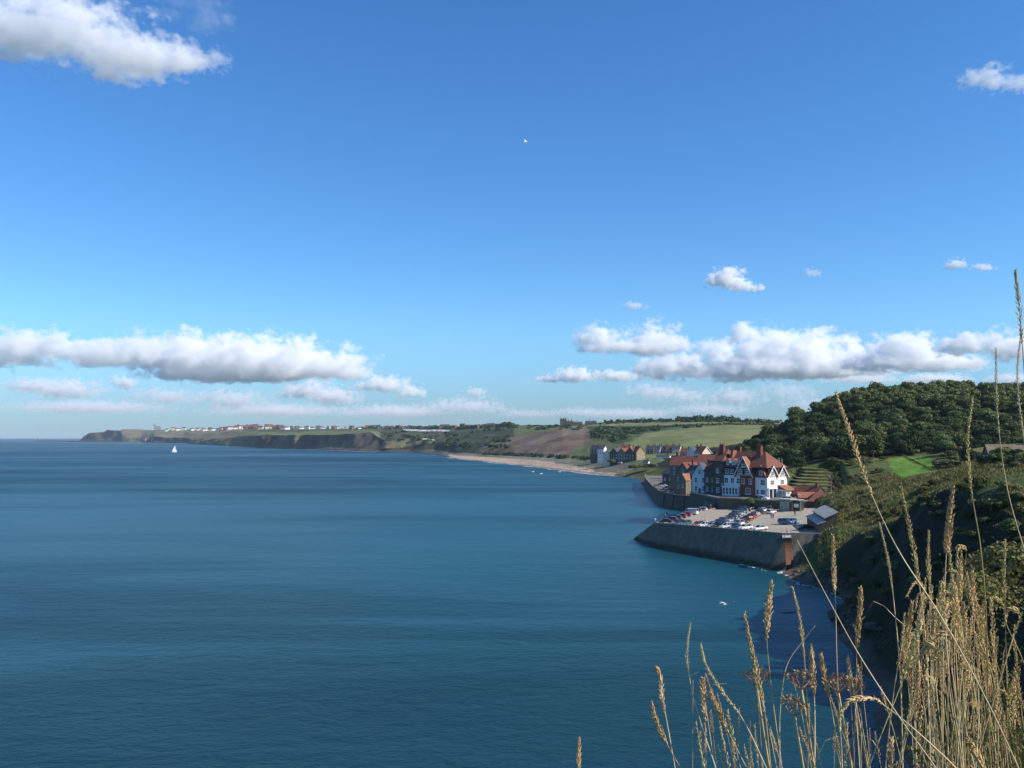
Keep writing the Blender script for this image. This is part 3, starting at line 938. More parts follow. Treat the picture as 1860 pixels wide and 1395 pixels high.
def face(x, y, z, rz):
    """frame on a wall: origin and rotation about z of a wall whose outward side is local -y"""
    return Matrix.Translation((x, y, z)) @ Matrix.Rotation(rz, 4, 'Z')
def gable_roof(mb, x0, x1, y0, y1, z0, z1, axis='x', over=.35, th=.22):
    """two slopes with thickness; ridge along an axis"""
    if axis == 'x':
        ym = (y0 + y1) / 2; a, b = x0 - over, x1 + over; s = (z1 - z0) / (ym - y0); e = over * s
        for side in (-1, 1):
            ye = (y0 - over) if side < 0 else (y1 + over)
            P = [(a, ye, z0 - e), (b, ye, z0 - e), (b, ym, z1), (a, ym, z1)]
            Q = [(p[0], p[1], p[2] + th) for p in P]
            mb.add(P + Q, [(0, 1, 2, 3), (7, 6, 5, 4), (0, 4, 5, 1), (1, 5, 6, 2), (2, 6, 7, 3), (3, 7, 4, 0)])
    else:
        xm = (x0 + x1) / 2; a, b = y0 - over, y1 + over; s = (z1 - z0) / (xm - x0); e = over * s
        for side in (-1, 1):
            xe = (x0 - over) if side < 0 else (x1 + over)
            P = [(xe, a, z0 - e), (xm, a, z1), (xm, b, z1), (xe, b, z0 - e)]
            Q = [(p[0], p[1], p[2] + th) for p in P]
            mb.add(P + Q, [(0, 1, 2, 3), (7, 6, 5, 4), (0, 4, 5, 1), (1, 5, 6, 2), (2, 6, 7, 3), (3, 7, 4, 0)])
    return mb
def hip_roof(mb, x0, x1, y0, y1, z0, z1, hx0, hx1, over=.4, th=.2):
    """ridge along x from hx0 to hx1"""
    ym = (y0 + y1) / 2
    P = [(x0 - over, y0 - over, z0), (x1 + over, y0 - over, z0), (x1 + over, y1 + over, z0), (x0 - over, y1 + over, z0), (hx0, ym, z1), (hx1, ym, z1)]
    Q = [(p[0], p[1], p[2] - th) for p in P[:4]]
    mb.add(P + Q, [(0, 1, 5, 4), (1, 2, 5), (2, 3, 4, 5), (3, 0, 4), (6, 7, 1, 0), (7, 8, 2, 1), (8, 9, 3, 2), (9, 6, 0, 3), (9, 8, 7, 6)])
    return mb
def chimney(parent, x, y, z0, z1, w=.9, d=.7, m='brick', pots=2):
    c = MB(); c.box(x - w / 2, y - d / 2, z0, x + w / 2, y + d / 2, z1)
    c.box(x - w / 2 - .08, y - d / 2 - .08, z1 - .35, x + w / 2 + .08, y + d / 2 + .08, z1 - .12)
    for i in range(pots):
        px = x + (i - (pots - 1) / 2) * w * .45
        c.lathe([(.13, 0), (.17, .1), (.12, .55), (.15, .6)], 6, c=(px, y, z1))
    return c.build('chimney', m, parent)
def house(name, label, loc, rz, w, dp, eaves, ridge, wall='stone_wall', roof='tile_red', axis='x', chim=(), win=(), frame='paint_white', group=None, barge=False, door=True, cat='house', deep=6.0, hip=False):
    """simple house: origin at the middle of the front (-y) edge; ridge along an axis; win rows: (z, n, w, h, side)"""
    h = empty(name, loc, rz)
    tag(h, label, cat, group)
    b = MB()
    if hip:
        b.box(-w / 2, 0, -deep, w / 2, dp, eaves)
    elif axis == 'x':
        prof = [(0, -deep), (dp, -deep), (dp, eaves), (dp / 2, ridge - .05), (0, eaves)]
        b.prism(prof, -w / 2, w / 2, 'x')
    else:
        prof = [(-w / 2, -deep), (w / 2, -deep), (w / 2, eaves), (0, ridge - .05), (-w / 2, eaves)]
        b.prism(prof, 0, dp, 'y')
    b.build('wall', wall, h)
    r = MB()
    if hip: hip_roof(r, -w / 2, w / 2, 0, dp, eaves + .1, ridge, -w * .14, w * .14, .5, .2)
    else: gable_roof(r, -w / 2, w / 2, 0, dp, eaves, ridge, axis, .3, .18)
    ro = r.build('roof', roof, h)
    for (cx, cy, top) in chim: chimney(ro, cx, cy, ridge - 2.2, top)
    for (z, n, ww, hh, side) in win:
        span = w if side in ('front', 'back') else dp
        for i in range(n):
            s = (i + .5) / n * span
            if side == 'front': M = face(-w / 2 + s, -.01, z, 0)
            elif side == 'right': M = face(w / 2 + .01, s, z, math.pi / 2)
            elif side == 'left': M = face(-w / 2 - .01, dp - s, z, -math.pi / 2)
            window(h, M, ww, hh, 2, 2, frame)
    if barge:
        bm_ = MB()
        for s in (-1, 1):
            pts = [(s * (w / 2 + .35), -.36, eaves - .35 * (ridge - eaves) / (w / 2)), (0, -.36, ridge + .05)]
            bm_.add([Vector(p) + Vector((0, q, z)) for p in pts for q in (0, -.08) for z in (-.28, .12)],
                    [(0, 1, 3, 2), (4, 6, 7, 5), (0, 4, 5, 1), (2, 3, 7, 6), (1, 5, 7, 3), (0, 2, 6, 4)])
        bm_.build('bargeboard', 'paint_white', h)
    if door:
        d = MB(); d.box(-.5, -.06, 0, .5, .05, 2.1); d.build('door', 'door_blue', h)
    return h

# ------------------------------------------------------------------ the hotel
def build_hotel():
    p = at_d(1394, 900, 272 * K)
    h = empty('hotel', (p.x, p.y, ZT), math.radians(-50))
    tag(h, 'large four storey hotel with red tiled roofs and timbered gables above the car park', 'hotel')
    B = lambda n, m, *a: MB().box(*a).build(n, m, h)
    # wall sections of the sea front (facing -y) and the sunlit end (facing +x)
    B('wall', 'render_white', -5.2, .30, -1, -.25, 11.9, 7.4)
    B('wall', 'brick', -11.0, -.50, -1, -5.2, 11.5, 7.45)
    B('wall', 'render_white', -18.4, .05, -1, -11.0, 11.5, 7.4)
    B('wall', 'render_white', -.25, .02, -1, .0, 12.0, 7.3)
    B('upper_storey', 'timber_dark', -18.4, .25, 7.4, -11.0, 11.5, 10.5)
    B('upper_storey', 'timber_dark', -11.0, 1.2, 7.45, -.3, 11.6, 10.4)
    tw = B('tower', 'stone_dark', -23.0, -.6, -3, -18.4, 10.5, 12.4)
    # main roof with a steep hipped end
    r = MB(); hip_roof(r, -18.6, -.35, .2, 11.8, 10.45, 15.8, -17.5, -4.6, .45)
    main = r.build('roof', 'tile_red', h)
    r = MB(); hip_roof(r, -23.0, -18.4, -.6, 10.5, 12.4, 16.6, -21.4, -20.0, .4)
    troof = r.build('roof', 'tile_red', h)
    # great timbered gable over the brick bay
    g = MB(); g.prism([(-13.0, 7.5), (-5.6, 7.5), (-9.3, 13.9)], -.65, 5.0, 'y'); g.build('gable', 'timber_dark', h)
    r = MB(); gable_roof(r, -13.0, -5.6, -.65, 6.0, 7.5, 13.95, 'y', .45, .22); r.build('roof', 'tile_orange', h)
    def boards(x0, x1, y, z0, z1, name='bargeboard', fwd=-1):
        m = MB(); xm = (x0 + x1) / 2
        for xa in (x0, x1):
            a, b = Vector((xa, y, z0)), Vector((xm, y, z1))
            m.add([p + Vector((0, q, z)) for p in (a, b) for q in (0, -.10) for z in (-.30, .14)], [(0, 1, 3, 2), (4, 6, 7, 5), (0, 4, 5, 1), (2, 3, 7, 6), (1, 5, 7, 3), (0, 2, 6, 4)])
        return m.build(name, 'paint_white', h)
    boards(-13.5, -5.1, -1.12, 6.75, 14.1)
    # small gable over the right hand bay
    g = MB(); g.prism([(-4.6, 7.42), (-.7, 7.42), (-2.65, 10.9)], .15, 4, 'y'); g.build('gable', 'timber_dark', h)
    r = MB(); gable_roof(r, -4.6, -.7, .15, 5, 7.42, 10.95, 'y', .3, .18); r.build('roof', 'tile_orange', h)
    # twin gables of the sunlit end
    for k, y0 in enumerate((.1, 6.1)):
        g = MB(); g.prism([(y0, 7.3), (y0 + 5.9, 7.3), (y0 + 2.95, 10.7)], -3.0, .12, 'x'); g.build('gable', 'render_cream', h)
        r = MB(); gable_roof(r, -4.2, .12, y0, y0 + 5.9, 7.3, 10.75, 'x', .35, .18); r.build('roof', 'tile_red', h)
        m = MB()
        for ya in (y0 - .4, y0 + 6.3):
            a, b = Vector((.62, ya, 6.85)), Vector((.62, y0 + 2.95, 10.95))
            m.add([p + Vector((q, 0, z)) for p in (a, b) for q in (0, .10) for z in (-.32, .14)], [(0, 2, 3, 1), (4, 5, 7, 6), (0, 1, 5, 4), (2, 6, 7, 3), (1, 3, 7, 5), (0, 4, 6, 2)])
        m.build('bargeboard', 'paint_white', h)
        t = MB()
        for yy in (1.2, 2.1, 3.8, 4.7): t.box(.125, y0 + yy - .09, 7.35, .17, y0 + yy + .09, 8.9 if abs(yy - 2.95) > 1.2 else 9.6)
        t.box(.125, y0 + .3, 7.3, .18, y0 + 5.6, 7.5); t.box(.125, y0 + 1.0, 8.85, .165, y0 + 4.9, 9.0)
        t.build('timber_frame', 'wood_brown', h)
        window(h, face(.13, y0 + 2.95, 7.6, math.pi / 2), 1.7, 1.6, 3, 2)
        window(h, face(.01, y0 + 2.95, 4.3, math.pi / 2), 2.3, 1.7, 4, 2)
    B('string_course', 'render_cream', .0, .0, 7.0, .10, 12.0, 7.28)
    # porch of the sunlit end: white posts, flat dark panel imitating the shade of the opening, then a lean-to with a red roof
    B('porch_shade_panel', 'window_glass', .0, .8, .0, .05, 5.0, 2.9)
    for y in (.5, 2.8, 5.2): B('porch_post', 'paint_white', .06, y - .16, .0, .40, y + .16, 2.95)
    B('porch_beam', 'paint_white', .05, .3, 2.95, .5, 5.4, 3.35)
    l = MB(); l.box(.0, 6.6, -.5, 3.2, 11.6, 2.6); l.build('lean_to', 'render_white', h)
    l = MB(); l.add([(0.02, 6.3, 4.2), (0.02, 11.9, 4.2), (3.7, 12.2, 2.5), (3.7, 6.0, 2.5), (0.02, 6.3, 4.0), (0.02, 11.9, 4.0), (3.7, 12.2, 2.3), (3.7, 6.0, 2.3)],
                    [(3, 2, 1, 0), (4, 5, 6, 7), (0, 1, 5, 4), (1, 2, 6, 5), (2, 3, 7, 6), (3, 0, 4, 7)]); l.build('roof', 'tile_orange', h)
    for y in (7.8, 10.2): window(h, face(3.21, y, .9, math.pi / 2), 1.5, 1.3, 2, 2)
    for x in (.9, 2.2): window(h, face(x, 6.59, .9, 0), 1.0, 1.3, 2, 2)
    # sea front windows, right hand bay
    for z, hh in ((.9, 1.8), (4.2, 1.9)): window(h, face(-2.0, .29, z, 0), 1.9, hh, 3, 2)
    for z, hh in ((.9, 1.8),): window(h, face(-4.2, .29, z, 0), .9, hh, 1, 2)
    window(h, face(-2.65, .14, 7.8, 0), 1.5, 1.5, 3, 2)
    # brick bay
    for x in (-9.6, -6.6):
        window(h, face(x, -.51, 4.5, 0), 1.3, 1.9, 2, 2)
    window(h, face(-7.6, -.51, .9, 0), 2.2, 2.2, 3, 2)
    for x in (-10.9, -7.7): window(h, face(x, -.66, 8.0, 0), 1.9, 1.7, 3, 2)
    window(h, face(-9.3, -.66, 10.6, 0), 2.0, 1.3, 3, 2)
    t = MB(); t.box(-12.6, -.70, 10.1, -6.0, -.655, 10.28); t.box(-12.9, -.70, 7.5, -5.7, -.655, 7.7); t.build('timber_frame', 'render_cream', h)
    # left section: balcony, bays, upper windows, dormers
    for x in (-17.3, -14.7, -12.2):
        window(h, face(x, .04, 4.4, 0), 1.5, 2.0, 2, 2)
    for x in (-17.2, -15.0): window(h, face(x, .24, 8.0, 0), 1.6, 1.6, 2, 2)
    bay = B('bay', 'paint_white', -18.2, -1.3, -1, -11.4, .04, 3.2)
    for x in (-17.4, -16.05, -14.7, -13.35, -12.1): window(h, face(x, -1.31, .5, 0), 1.05, 2.4, 1, 2, 'paint_white', .08)
    B('balcony_floor', 'paint_white', -18.5, -1.6, 3.2, -11.3, .04, 3.42)
    rl = MB(); rl.box(-18.5, -1.6, 4.25, -11.3, -1.5, 4.35)
    for i in range(19): x = -18.45 + i * .395; rl.box(x - .03, -1.58, 3.42, x + .03, -1.52, 4.25)
    rl.build('balcony_railing', 'paint_white', h)
    for x in (-16.9, -14.3, -11.9):
        d = MB(); d.prism([(x - .8, 10.9), (x + .8, 10.9), (x + .8, 12.4), (x, 13.2), (x - .8, 12.4)], .35, 3.2, 'y'); dd = d.build('dormer', 'render_white' if x == -14.3 else 'render_grey', h)
        r = MB(); gable_roof(r, x - .8, x + .8, .35, 3.4, 12.4, 13.25, 'y', .15, .12); r.build('dormer_roof', 'tile_red', dd)
        window(h, face(x, .34, 11.1, 0), 1.1, 1.2, 2, 2)
    # tower openings
    for z in (1, 4.4, 8.0): window(h, face(-20.7, -.61, z, 0), 1.2, 1.7, 2, 2)
    # upright hip gablet on the ridge, left of the great gable
    g = MB(); g.prism([(2.2, 12.3), (6.2, 12.3), (5.4, 16.2), (3.4, 16.2)], -17.6, -16.6, 'x'); g.build('gablet', 'tile_orange', h)
    # chimneys
    chimney(troof, -21.2, 3.0, 15.0, 18.3, 1.8, 1.1, 'brick', 3)
    chimney(main, -6.1, 4.4, 12.0, 17.9, 2.0, 1.2, 'brick', 3)
    chimney(main, -17.3, 8.0, 13.0, 17.4, 1.3, .9, 'brick', 2)
    chimney(main, -1.4, 10.6, 9.0, 13.2, .8, .7, 'stone_dark', 2)
    chimney(main, -2.8, 11.2, 9.0, 13.0, .8, .7, 'render_grey', 2)
build_hotel()
# ------------------------------------------------------------------ promenade and the houses beside the hotel
def build_promenade():
    pts = [Vector((x, y, 0)) for x, y in PROMWALL]
    # smooth the line
    sm = []
    for i in range(len(pts) - 1):
        p0, p1, p2, p3 = pts[max(i - 1, 0)], pts[i], pts[i + 1], pts[min(i + 2, len(pts) - 1)]
        for k in range(4):
            t = k / 4
            sm.append(.5 * ((2 * p1) + (p2 - p0) * t + (2 * p0 - 5 * p1 + 4 * p2 - p3) * t * t + (3 * p1 - p0 - 3 * p2 + p3) * t ** 3))
    sm.append(pts[-1])
    w = empty('promenade_wall', (sm[24].x, sm[24].y, 0)); org = Vector((sm[24].x, sm[24].y, 0))
    tag(w, 'dark curved stone sea wall of the promenade below the houses', 'sea wall')
    n = len(sm)
    nor = []
    for i in range(n):
        d = (sm[min(i + 1, n - 1)] - sm[max(i - 1, 0)]).normalized()
        nor.append(Vector((d.y, -d.x, 0)))                     # towards the sea
    m = MB(); V = []
    for i, p in enumerate(sm):
        sea = nor[i] if nor[i].x < .2 else -nor[i]
        nor[i] = sea
        for off, z in ((1.6, -2.5), (.35, 5.0), (.35, 6.1), (-.25, 6.1), (-.25, 5.0)): V.append(p + sea * off + Vector((0, 0, z)) - org)
    F = [(i * 5 + k, i * 5 + k + 1, (i + 1) * 5 + k + 1, (i + 1) * 5 + k) for i in range(n - 1) for k in range(4)]
    m.add(V, F); m.build('wall_face', 'stone_dark', w)
    c = MB(); V = []
    for i, p in enumerate(sm):
        for off, z in ((.45, 6.12), (.45, 6.32), (-.35, 6.32), (-.35, 6.12)): V.append(p + nor[i] * off + Vector((0, 0, z)) - org)
    F = [(i * 4 + k, i * 4 + (k + 1) % 4, (i + 1) * 4 + (k + 1) % 4, (i + 1) * 4 + k) for i in range(n - 1) for k in range(4)]
    c.add(V, F); c.build('coping', 'stone_wall', w)
    for i in range(0, n, 3):                                   # pilasters of the sea face
        if i < 20: continue
        a = MB(); p = sm[i] - org; s = nor[i]; t = Vector((-s.y, s.x, 0))
        q = [p + s * o + t * h + Vector((0, 0, z)) for z, o2 in ((-2, 1.95), (6.05, .6)) for o, h in ((o2, -.4), (o2, .4), (.2, .4), (.2, -.4))]
        a.add(q, [(0, 1, 2, 3), (7, 6, 5, 4), (0, 4, 5, 1), (1, 5, 6, 2), (2, 6, 7, 3), (3, 7, 4, 0)]); a.build('pilaster', 'stone_dark', w)
    r = MB(); V = []
    for i, p in enumerate(sm):
        for off in (-.2, -11): V.append((p + nor[i] * off).xy[:] + (5.02,))
    r.add(V, [(i * 2, i * 2 + 1, i * 2 + 3, i * 2 + 2) for i in range(n - 1)])
    tag(r.build('promenade', 'road'), kind='structure')
    return sm, nor
PROM_LINE, PROM_NOR = build_promenade()

def house_at(label, px, pyb, d, face_az, w, dp, eaves, ridge, **kw):
    p = at_d(px, pyb, d)
    return house('house', label, p, math.asin(math.sin(math.radians(face_az))) if False else math.radians(180 - face_az), w, dp, eaves, ridge, **kw)
W2 = lambda *r: list(r)
house_at('tall white gabled house with dark stair windows next to the hotel tower', 1271, 897, 352, 222, 6.4, 11, 7.0, 11.6, wall='render_white', roof='slate', axis='y', chim=[(1.2, 5, 12.6)],
         win=[(1.0, 2, 1.1, 2.0, 'front'), (4.2, 2, 1.1, 2.0, 'front'), (7.4, 1, 1.1, 1.8, 'front')])
house_at('narrow dark stone house squeezed between the white gable and the tower', 1290, 898, 343, 225, 5.0, 9, 8.6, 12.4, wall='stone_dark', roof='tile_red', axis='x', chim=[(0, 4.5, 13.8)],
         win=[(1.2, 2, .9, 1.6, 'front'), (4.6, 2, .9, 1.6, 'front')])
house_at('dark stone house with a wide gable facing the promenade bend', 1241, 892, 432, 232, 9.0, 12, 8.0, 13.2, wall='stone_wall', roof='tile_red', axis='y', chim=[(2.5, 4, 14.0)],
         win=[(1.2, 3, 1.1, 1.7, 'front'), (4.8, 3, 1.1, 1.6, 'front'), (8.4, 1, 1.2, 1.5, 'front')])
house_at('small outhouse with a sunlit orange roof in front of the stone gable', 1240, 890, 418, 235, 4.0, 5, 4.6, 7.2, wall='stone_wall', roof='tile_orange', axis='y', door=False, win=[(1.2, 1, .9, 1.2, 'front')])
house_at('grey rendered house with white window bays behind the promenade cars', 1257, 893, 420, 228, 7.5, 9, 8.2, 11.6, wall='render_grey', roof='slate', axis='x', chim=[(2, 4, 11.6)],
         win=[(1.0, 2, 1.4, 1.9, 'front'), (4.2, 2, 1.2, 1.6, 'front')])
house_at('long red roofed house behind the stone gable', 1248, 866, 452, 205, 17, 9, 5.6, 10.0, wall='stone_wall', roof='tile_red', axis='x', chim=[(-6, 4.5, 11.6), (6, 4.5, 11.6)],
         win=[(1.0, 4, 1.1, 1.5, 'front'), (3.6, 4, 1.0, 1.3, 'front')])
house_at('red roofed house left of the long roof at the promenade corner', 1230, 868, 470, 228, 9, 10, 5.5, 9.6, wall='stone_dark', roof='tile_red', axis='y', chim=[(0, 7, 11.0)],
         win=[(1.0, 2, 1.1, 1.5, 'front'), (3.8, 2, 1.0, 1.3, 'front')])
house_at('red roofed cottage just behind the hotel tower', 1284, 862, 420, 200, 8, 8, 5.2, 9.0, wall='render_cream', roof='tile_red', axis='x', chim=[(3.2, 4, 10.6)],
         win=[(1.0, 2, 1.1, 1.5, 'front'), (3.4, 2, 1.0, 1.2, 'front')])
house_at('small sunlit orange house standing above the red roofs', 1284, 837, 560, 150, 7.5, 7, 4.8, 8.6, wall='render_cream', roof='tile_orange', axis='y', chim=[(0, 5, 9.8)],
         win=[(.9, 2, 1.0, 1.3, 'front'), (3.0, 2, 1.0, 1.2, 'front')], barge=True)
house_at('white house with steep bargeboarded gables among the red roofs', 1257, 838, 590, 215, 7, 8, 5.0, 9.4, wall='render_white', roof='slate', axis='y', chim=[(1.5, 5, 10.4)], barge=True,
         win=[(.9, 2, 1.0, 1.4, 'front'), (3.2, 2, 1.0, 1.3, 'front')])
house_at('low stone house at the left end above the promenade', 1217, 876, 512, 225, 10, 8, 4.8, 8.0, wall='stone_dark', roof='slate', axis='x', chim=[(3.6, 4, 9.4)],
         win=[(1.0, 3, 1.0, 1.4, 'front')])

# sheds, cottages and garage at the right end of the car park
def build_sheds():
    P, Q = at_z(1465.7, 937, 10.5), at_z(1487, 951, 10.5)
    d = P - Q; L = d.xy.length
    h = empty('stone_shed', (Q.x, Q.y, 0), math.atan2(-d.x, d.y))
    tag(h, 'long dark stone shed with two stepped pale slab roofs beside the car park', 'shed')
    MB().prism([(0, 5), (4.4, 5), (4.4, 13.1), (1.7, 11.8), (1.7, 10.95), (0, 10.35)], 0, L, 'y').build('wall', 'stone_dark', h)
    for nm, (v0, z0, v1, z1) in (('lower_roof', (-.35, 10.3, 1.68, 11.0)), ('upper_roof', (1.35, 11.75, 4.7, 13.35))):
        m = MB(); n = 7
        ro = empty(nm, (0, 0, 0)); ro.parent = h
        for i in range(n):                                   # slabs of the roof, each a little uneven
            y0, y1 = -.3 + (L + .6) * i / n, -.3 + (L + .6) * (i + 1) / n - .06
            dz = .03 * ((i * 7) % 3 - 1)
            m = MB(); m.prism([(v0, z0 + dz), (v1, z1 + dz), (v1, z1 + dz + .2), (v0, z0 + dz + .2)], y0, y1, 'y'); m.build('slab', 'slab_roof', ro)
    for i in range(4):
        y = L * (i + .5) / 4
        dd = MB(); dd.box(-.06, y - 1.0, 6.6, .03, y + 1.0, 9.4); dd.build('door', 'wood_brown', h)
build_sheds()
house_at('cottage with a wide red hipped roof behind the slab roofed sheds', 1493, 929, 303, 188, 8.2, 7, 3.2, 6.0, wall='stone_dark', roof='tile_red', axis='x', chim=[], win=[(1.0, 2, 1.0, 1.2, 'front')], deep=3, hip=True)
house_at('long low house with a dark red roof right of the hotel porch', 1459, 914, 322, 232, 9.5, 7, 3.0, 5.6, wall='stone_dark', roof='tile_red', axis='x', chim=[(3.2, 3.5, 6.6)], win=[(.9, 3, .9, 1.2, 'front')], deep=3)
house_at('small red roofed annexe between the dark red roof and the hipped cottage', 1466, 917, 309, 190, 5.2, 4, 2.4, 4.0, wall='brick', roof='tile_orange', axis='x', door=False, win=[(.8, 2, .7, 1.0, 'front')], deep=3)
def build_garage():
    a, b = on_park(1416, 928), on_park(1435.5, 928)
    g = empty('garage', ((a.x + b.x) / 2, (a.y + b.y) / 2, zpark(a.x, a.y) - .3), math.atan2((b - a).y, (b - a).x))
    tag(g, 'pale square garage set in front of the retaining wall', 'garage')
    w = (b - a).length / 2
    MB().box(-w, .02, 0, w, 5, 3.9).build('wall', 'concrete', g)
    MB().box(-w - .15, -.15, 3.9, w + .15, 5.1, 4.15).build('roof', 'concrete_pale', g)
    d = MB(); d.box(-w + .25, -.06, .2, w - .25, .03, 3.3); do = d.build('door', 'concrete_pale', g)
    for i in range(1, 6): MB().box(-w + .27, -.085, .2 + i * .52, w - .27, -.055, .24 + i * .52).build('rib', 'concrete', do)
    a, b = on_park(1437, 929), on_park(1452, 929)
    s = empty('kiosk', ((a.x + b.x) / 2, (a.y + b.y) / 2, zpark(a.x, a.y) - .2), math.atan2((b - a).y, (b - a).x))
    tag(s, 'dark open shelter with a white notice beside the garage', 'shelter')
    w = (b - a).length / 2
    MB().box(-w, 1.2, 0, w, 4, 3.7).build('wall', 'iron_dark', s)
    MB().box(-w - .1, -.3, 3.7, w + .1, 4.1, 3.9).build('roof', 'concrete_pale', s)
    MB().box(-.75, 1.05, 1.5, .75, 1.15, 2.6).build('notice', 'paint_white', s)
    for x in (-w + .1, w - .1): MB().box(x - .07, -.1, 0, x + .07, .05, 3.7).build('post', 'wood_brown', s)
build_garage()
def lamp_post(label, base, h, arm=(0, 0)):
    l = empty('lamp_post', base)
    tag(l, label, 'lamp post')
    MB().tube([(0, 0, -.3), (0, 0, h * .25), (0, 0, h)], [.13, .10, .07], 8).build('post', 'concrete_pale', l)
    m = MB(); m.tube([(0, 0, h - .05), (arm[0] * .5, arm[1] * .5, h + .25), (arm[0], arm[1], h + .2)], .05, 6); m.build('arm', 'metal_grey', l)
    m = MB(); m.lathe([(.06, .28), (.28, .12), (.22, 0), (.05, -.04)], 8, c=(arm[0], arm[1], h)); m.build('lamp', 'metal_grey', l)
lamp_post('tall pale lamp post beside the dark shelter at the car park', on_park(1454.5, 931, 0), 5.4, (-.9, -.2))
p = at_d(1510, 905, 318); lamp_post('slim pale post above the red hipped cottage', (p.x, p.y, ground_z(p.x, p.y)), 5.5, (-.6, 0))

# terraced garden right of the hotel
mat('turf', (.075, .115, .030), .95, .3, .5, .1, .1, 3, col2=(.135, .150, .05))
mat('garden_soil', (.060, .050, .026), .95, .3, .7, .1, .1, 3)
def build_garden():
    n = 8
    g0 = at_d(1478, 893, 336)
    g = empty('terraced_garden', (g0.x, g0.y, g0.z - 2))
    tag(g, 'stepped garden of grassy terraces on the slope right of the hotel', 'garden')
    org = Vector((g0.x, g0.y, g0.z - 2))
    rng = random.Random(5)
    for i in range(n):
        f = i / (n - 1)
        d = 334 + 56 * f; py = 892 - 41 * f
        l, r = at_d(1441 + 22 * f + rng.uniform(-2, 2), py, d), at_d(1512 + 1.5 * f, py + 1.5, d)
        m = 10; V = []
        for k in range(m + 1):
            p = l.lerp(r, k / m) - org
            bow = math.sin(k / m * 3.1) * 1.2
            zz = p.z + rng.uniform(-.14, .14)
            V += [(p.x, p.y - .55 - bow, zz - 2.4), (p.x, p.y - bow, zz), (p.x, p.y + 8.6, zz + .25), (p.x, p.y + 8.6, zz - 2.4)]
        F = [(k * 4 + j, (k + 1) * 4 + j, (k + 1) * 4 + (j + 1) % 4, k * 4 + (j + 1) % 4) for k in range(m) for j in range(4)] + [(0, 1, 2, 3), (m * 4 + 3, m * 4 + 2, m * 4 + 1, m * 4)]
        mb = MB(); mb.add(V, F, 0)
        mb.mi = [1 if (q % 4 == 0) else 0 for q in range(m * 4)] + [1, 1]
        mb.build('terrace_step', ['turf', 'garden_soil'], g)
build_garden()

# ------------------------------------------------------------------ village across the beach
VILLAGE = [  # label, column, row of the ground, distance, facing azimuth, width, depth, eaves, ridge, wall, roof, ridge axis
    ('dark slate roofed house at the left end of the far village', 1079, 825, 950, 215, 9, 8, 5.5, 9, 'stone_dark', 'slate', 'x'),
    ('white house second from the left in the far village', 1091, 825, 945, 210, 7, 8, 5.5, 8.4, 'render_white', 'slate', 'x'),
    ('cream gabled house standing lower among the far village houses', 1101, 835, 870, 200, 6.2, 9, 6.0, 8.6, 'render_cream', 'slate', 'y'),
    ('first dark stone gable of the far village row', 1115, 835, 868, 222, 9, 11, 6.5, 11, 'stone_dark', 'slate', 'y'),
    ('second dark stone gable of the far village row with red roof', 1129, 835.5, 862, 222, 9, 11, 6.5, 11, 'stone_wall', 'tile_red', 'y'),
    ('third dark gable of the far village row beside the tan gable', 1144, 836, 855, 222, 10, 12, 7, 12, 'stone_dark', 'tile_red', 'y'),
    ('large sunlit tan gable end with an orange roof in the far village', 1164, 836.5, 850, 165, 8.2, 12, 8.0, 12.8, 'stone_tan', 'tile_orange', 'y'),
    ('white chimneyed terrace house just right of the tan gable', 1180, 826, 930, 205, 8, 8, 5.5, 9, 'stone_dark', 'slate', 'x'),
    ('terrace house with white dormers behind the far village lane', 1192, 826, 930, 205, 7.5, 8, 5.5, 9, 'render_grey', 'slate', 'x'),
    ('middle terrace house of the far village back row', 1204, 826, 930, 205, 7.5, 8, 5.5, 9, 'stone_dark', 'slate', 'x'),
    ('red roofed terrace house in the far village back row', 1216, 826, 925, 205, 7.5, 8, 5.5, 9, 'stone_wall', 'tile_red', 'x'),
    ('pale terrace house at the right of the far village back row', 1228, 826, 920, 205, 7.5, 8, 5.6, 9, 'render_cream', 'slate', 'x'),
    ('long low white building in front of the far village back row', 1204, 835, 850, 200, 12, 7, 2.6, 4.6, 'render_white', 'slate', 'x'),
    ('red roofed house behind the second stone gable of the village', 1136, 825, 960, 205, 10, 8, 5.5, 9, 'render_cream', 'tile_red', 'x'),
    ('small white cottage on the lane above the beach steps', 1172, 846, 800, 210, 5, 5, 2.6, 4.6, 'render_white', 'slate', 'x'),
    ('grey cottage right of the white beach cottage', 1244, 832, 760, 205, 8, 7, 4.6, 7.6, 'render_grey', 'tile_red', 'x'),
]
for i, (lab, px, py, d, az, w, dp, ev, rg, wm, rm, ax) in enumerate(VILLAGE):
    p = at_d(px, py, d)
    big = ev > 4
    house('village_house', lab, p, math.radians(180 - az), w, dp, ev, rg, wall=wm, roof=rm, axis=ax, chim=[(w * .32 if ax == 'x' else 0, dp * .5, rg + 1.5)] + ([(-w * .32, dp * .5, rg + 1.4)] if ax == 'x' and big else []),
          win=([(1.0, 3, 1.1, 1.5, 'front'), (3.8, 3, 1.0, 1.4, 'front')] if big else [(.8, 3, 1.0, 1.2, 'front')]), group='houses of the far village', deep=9)
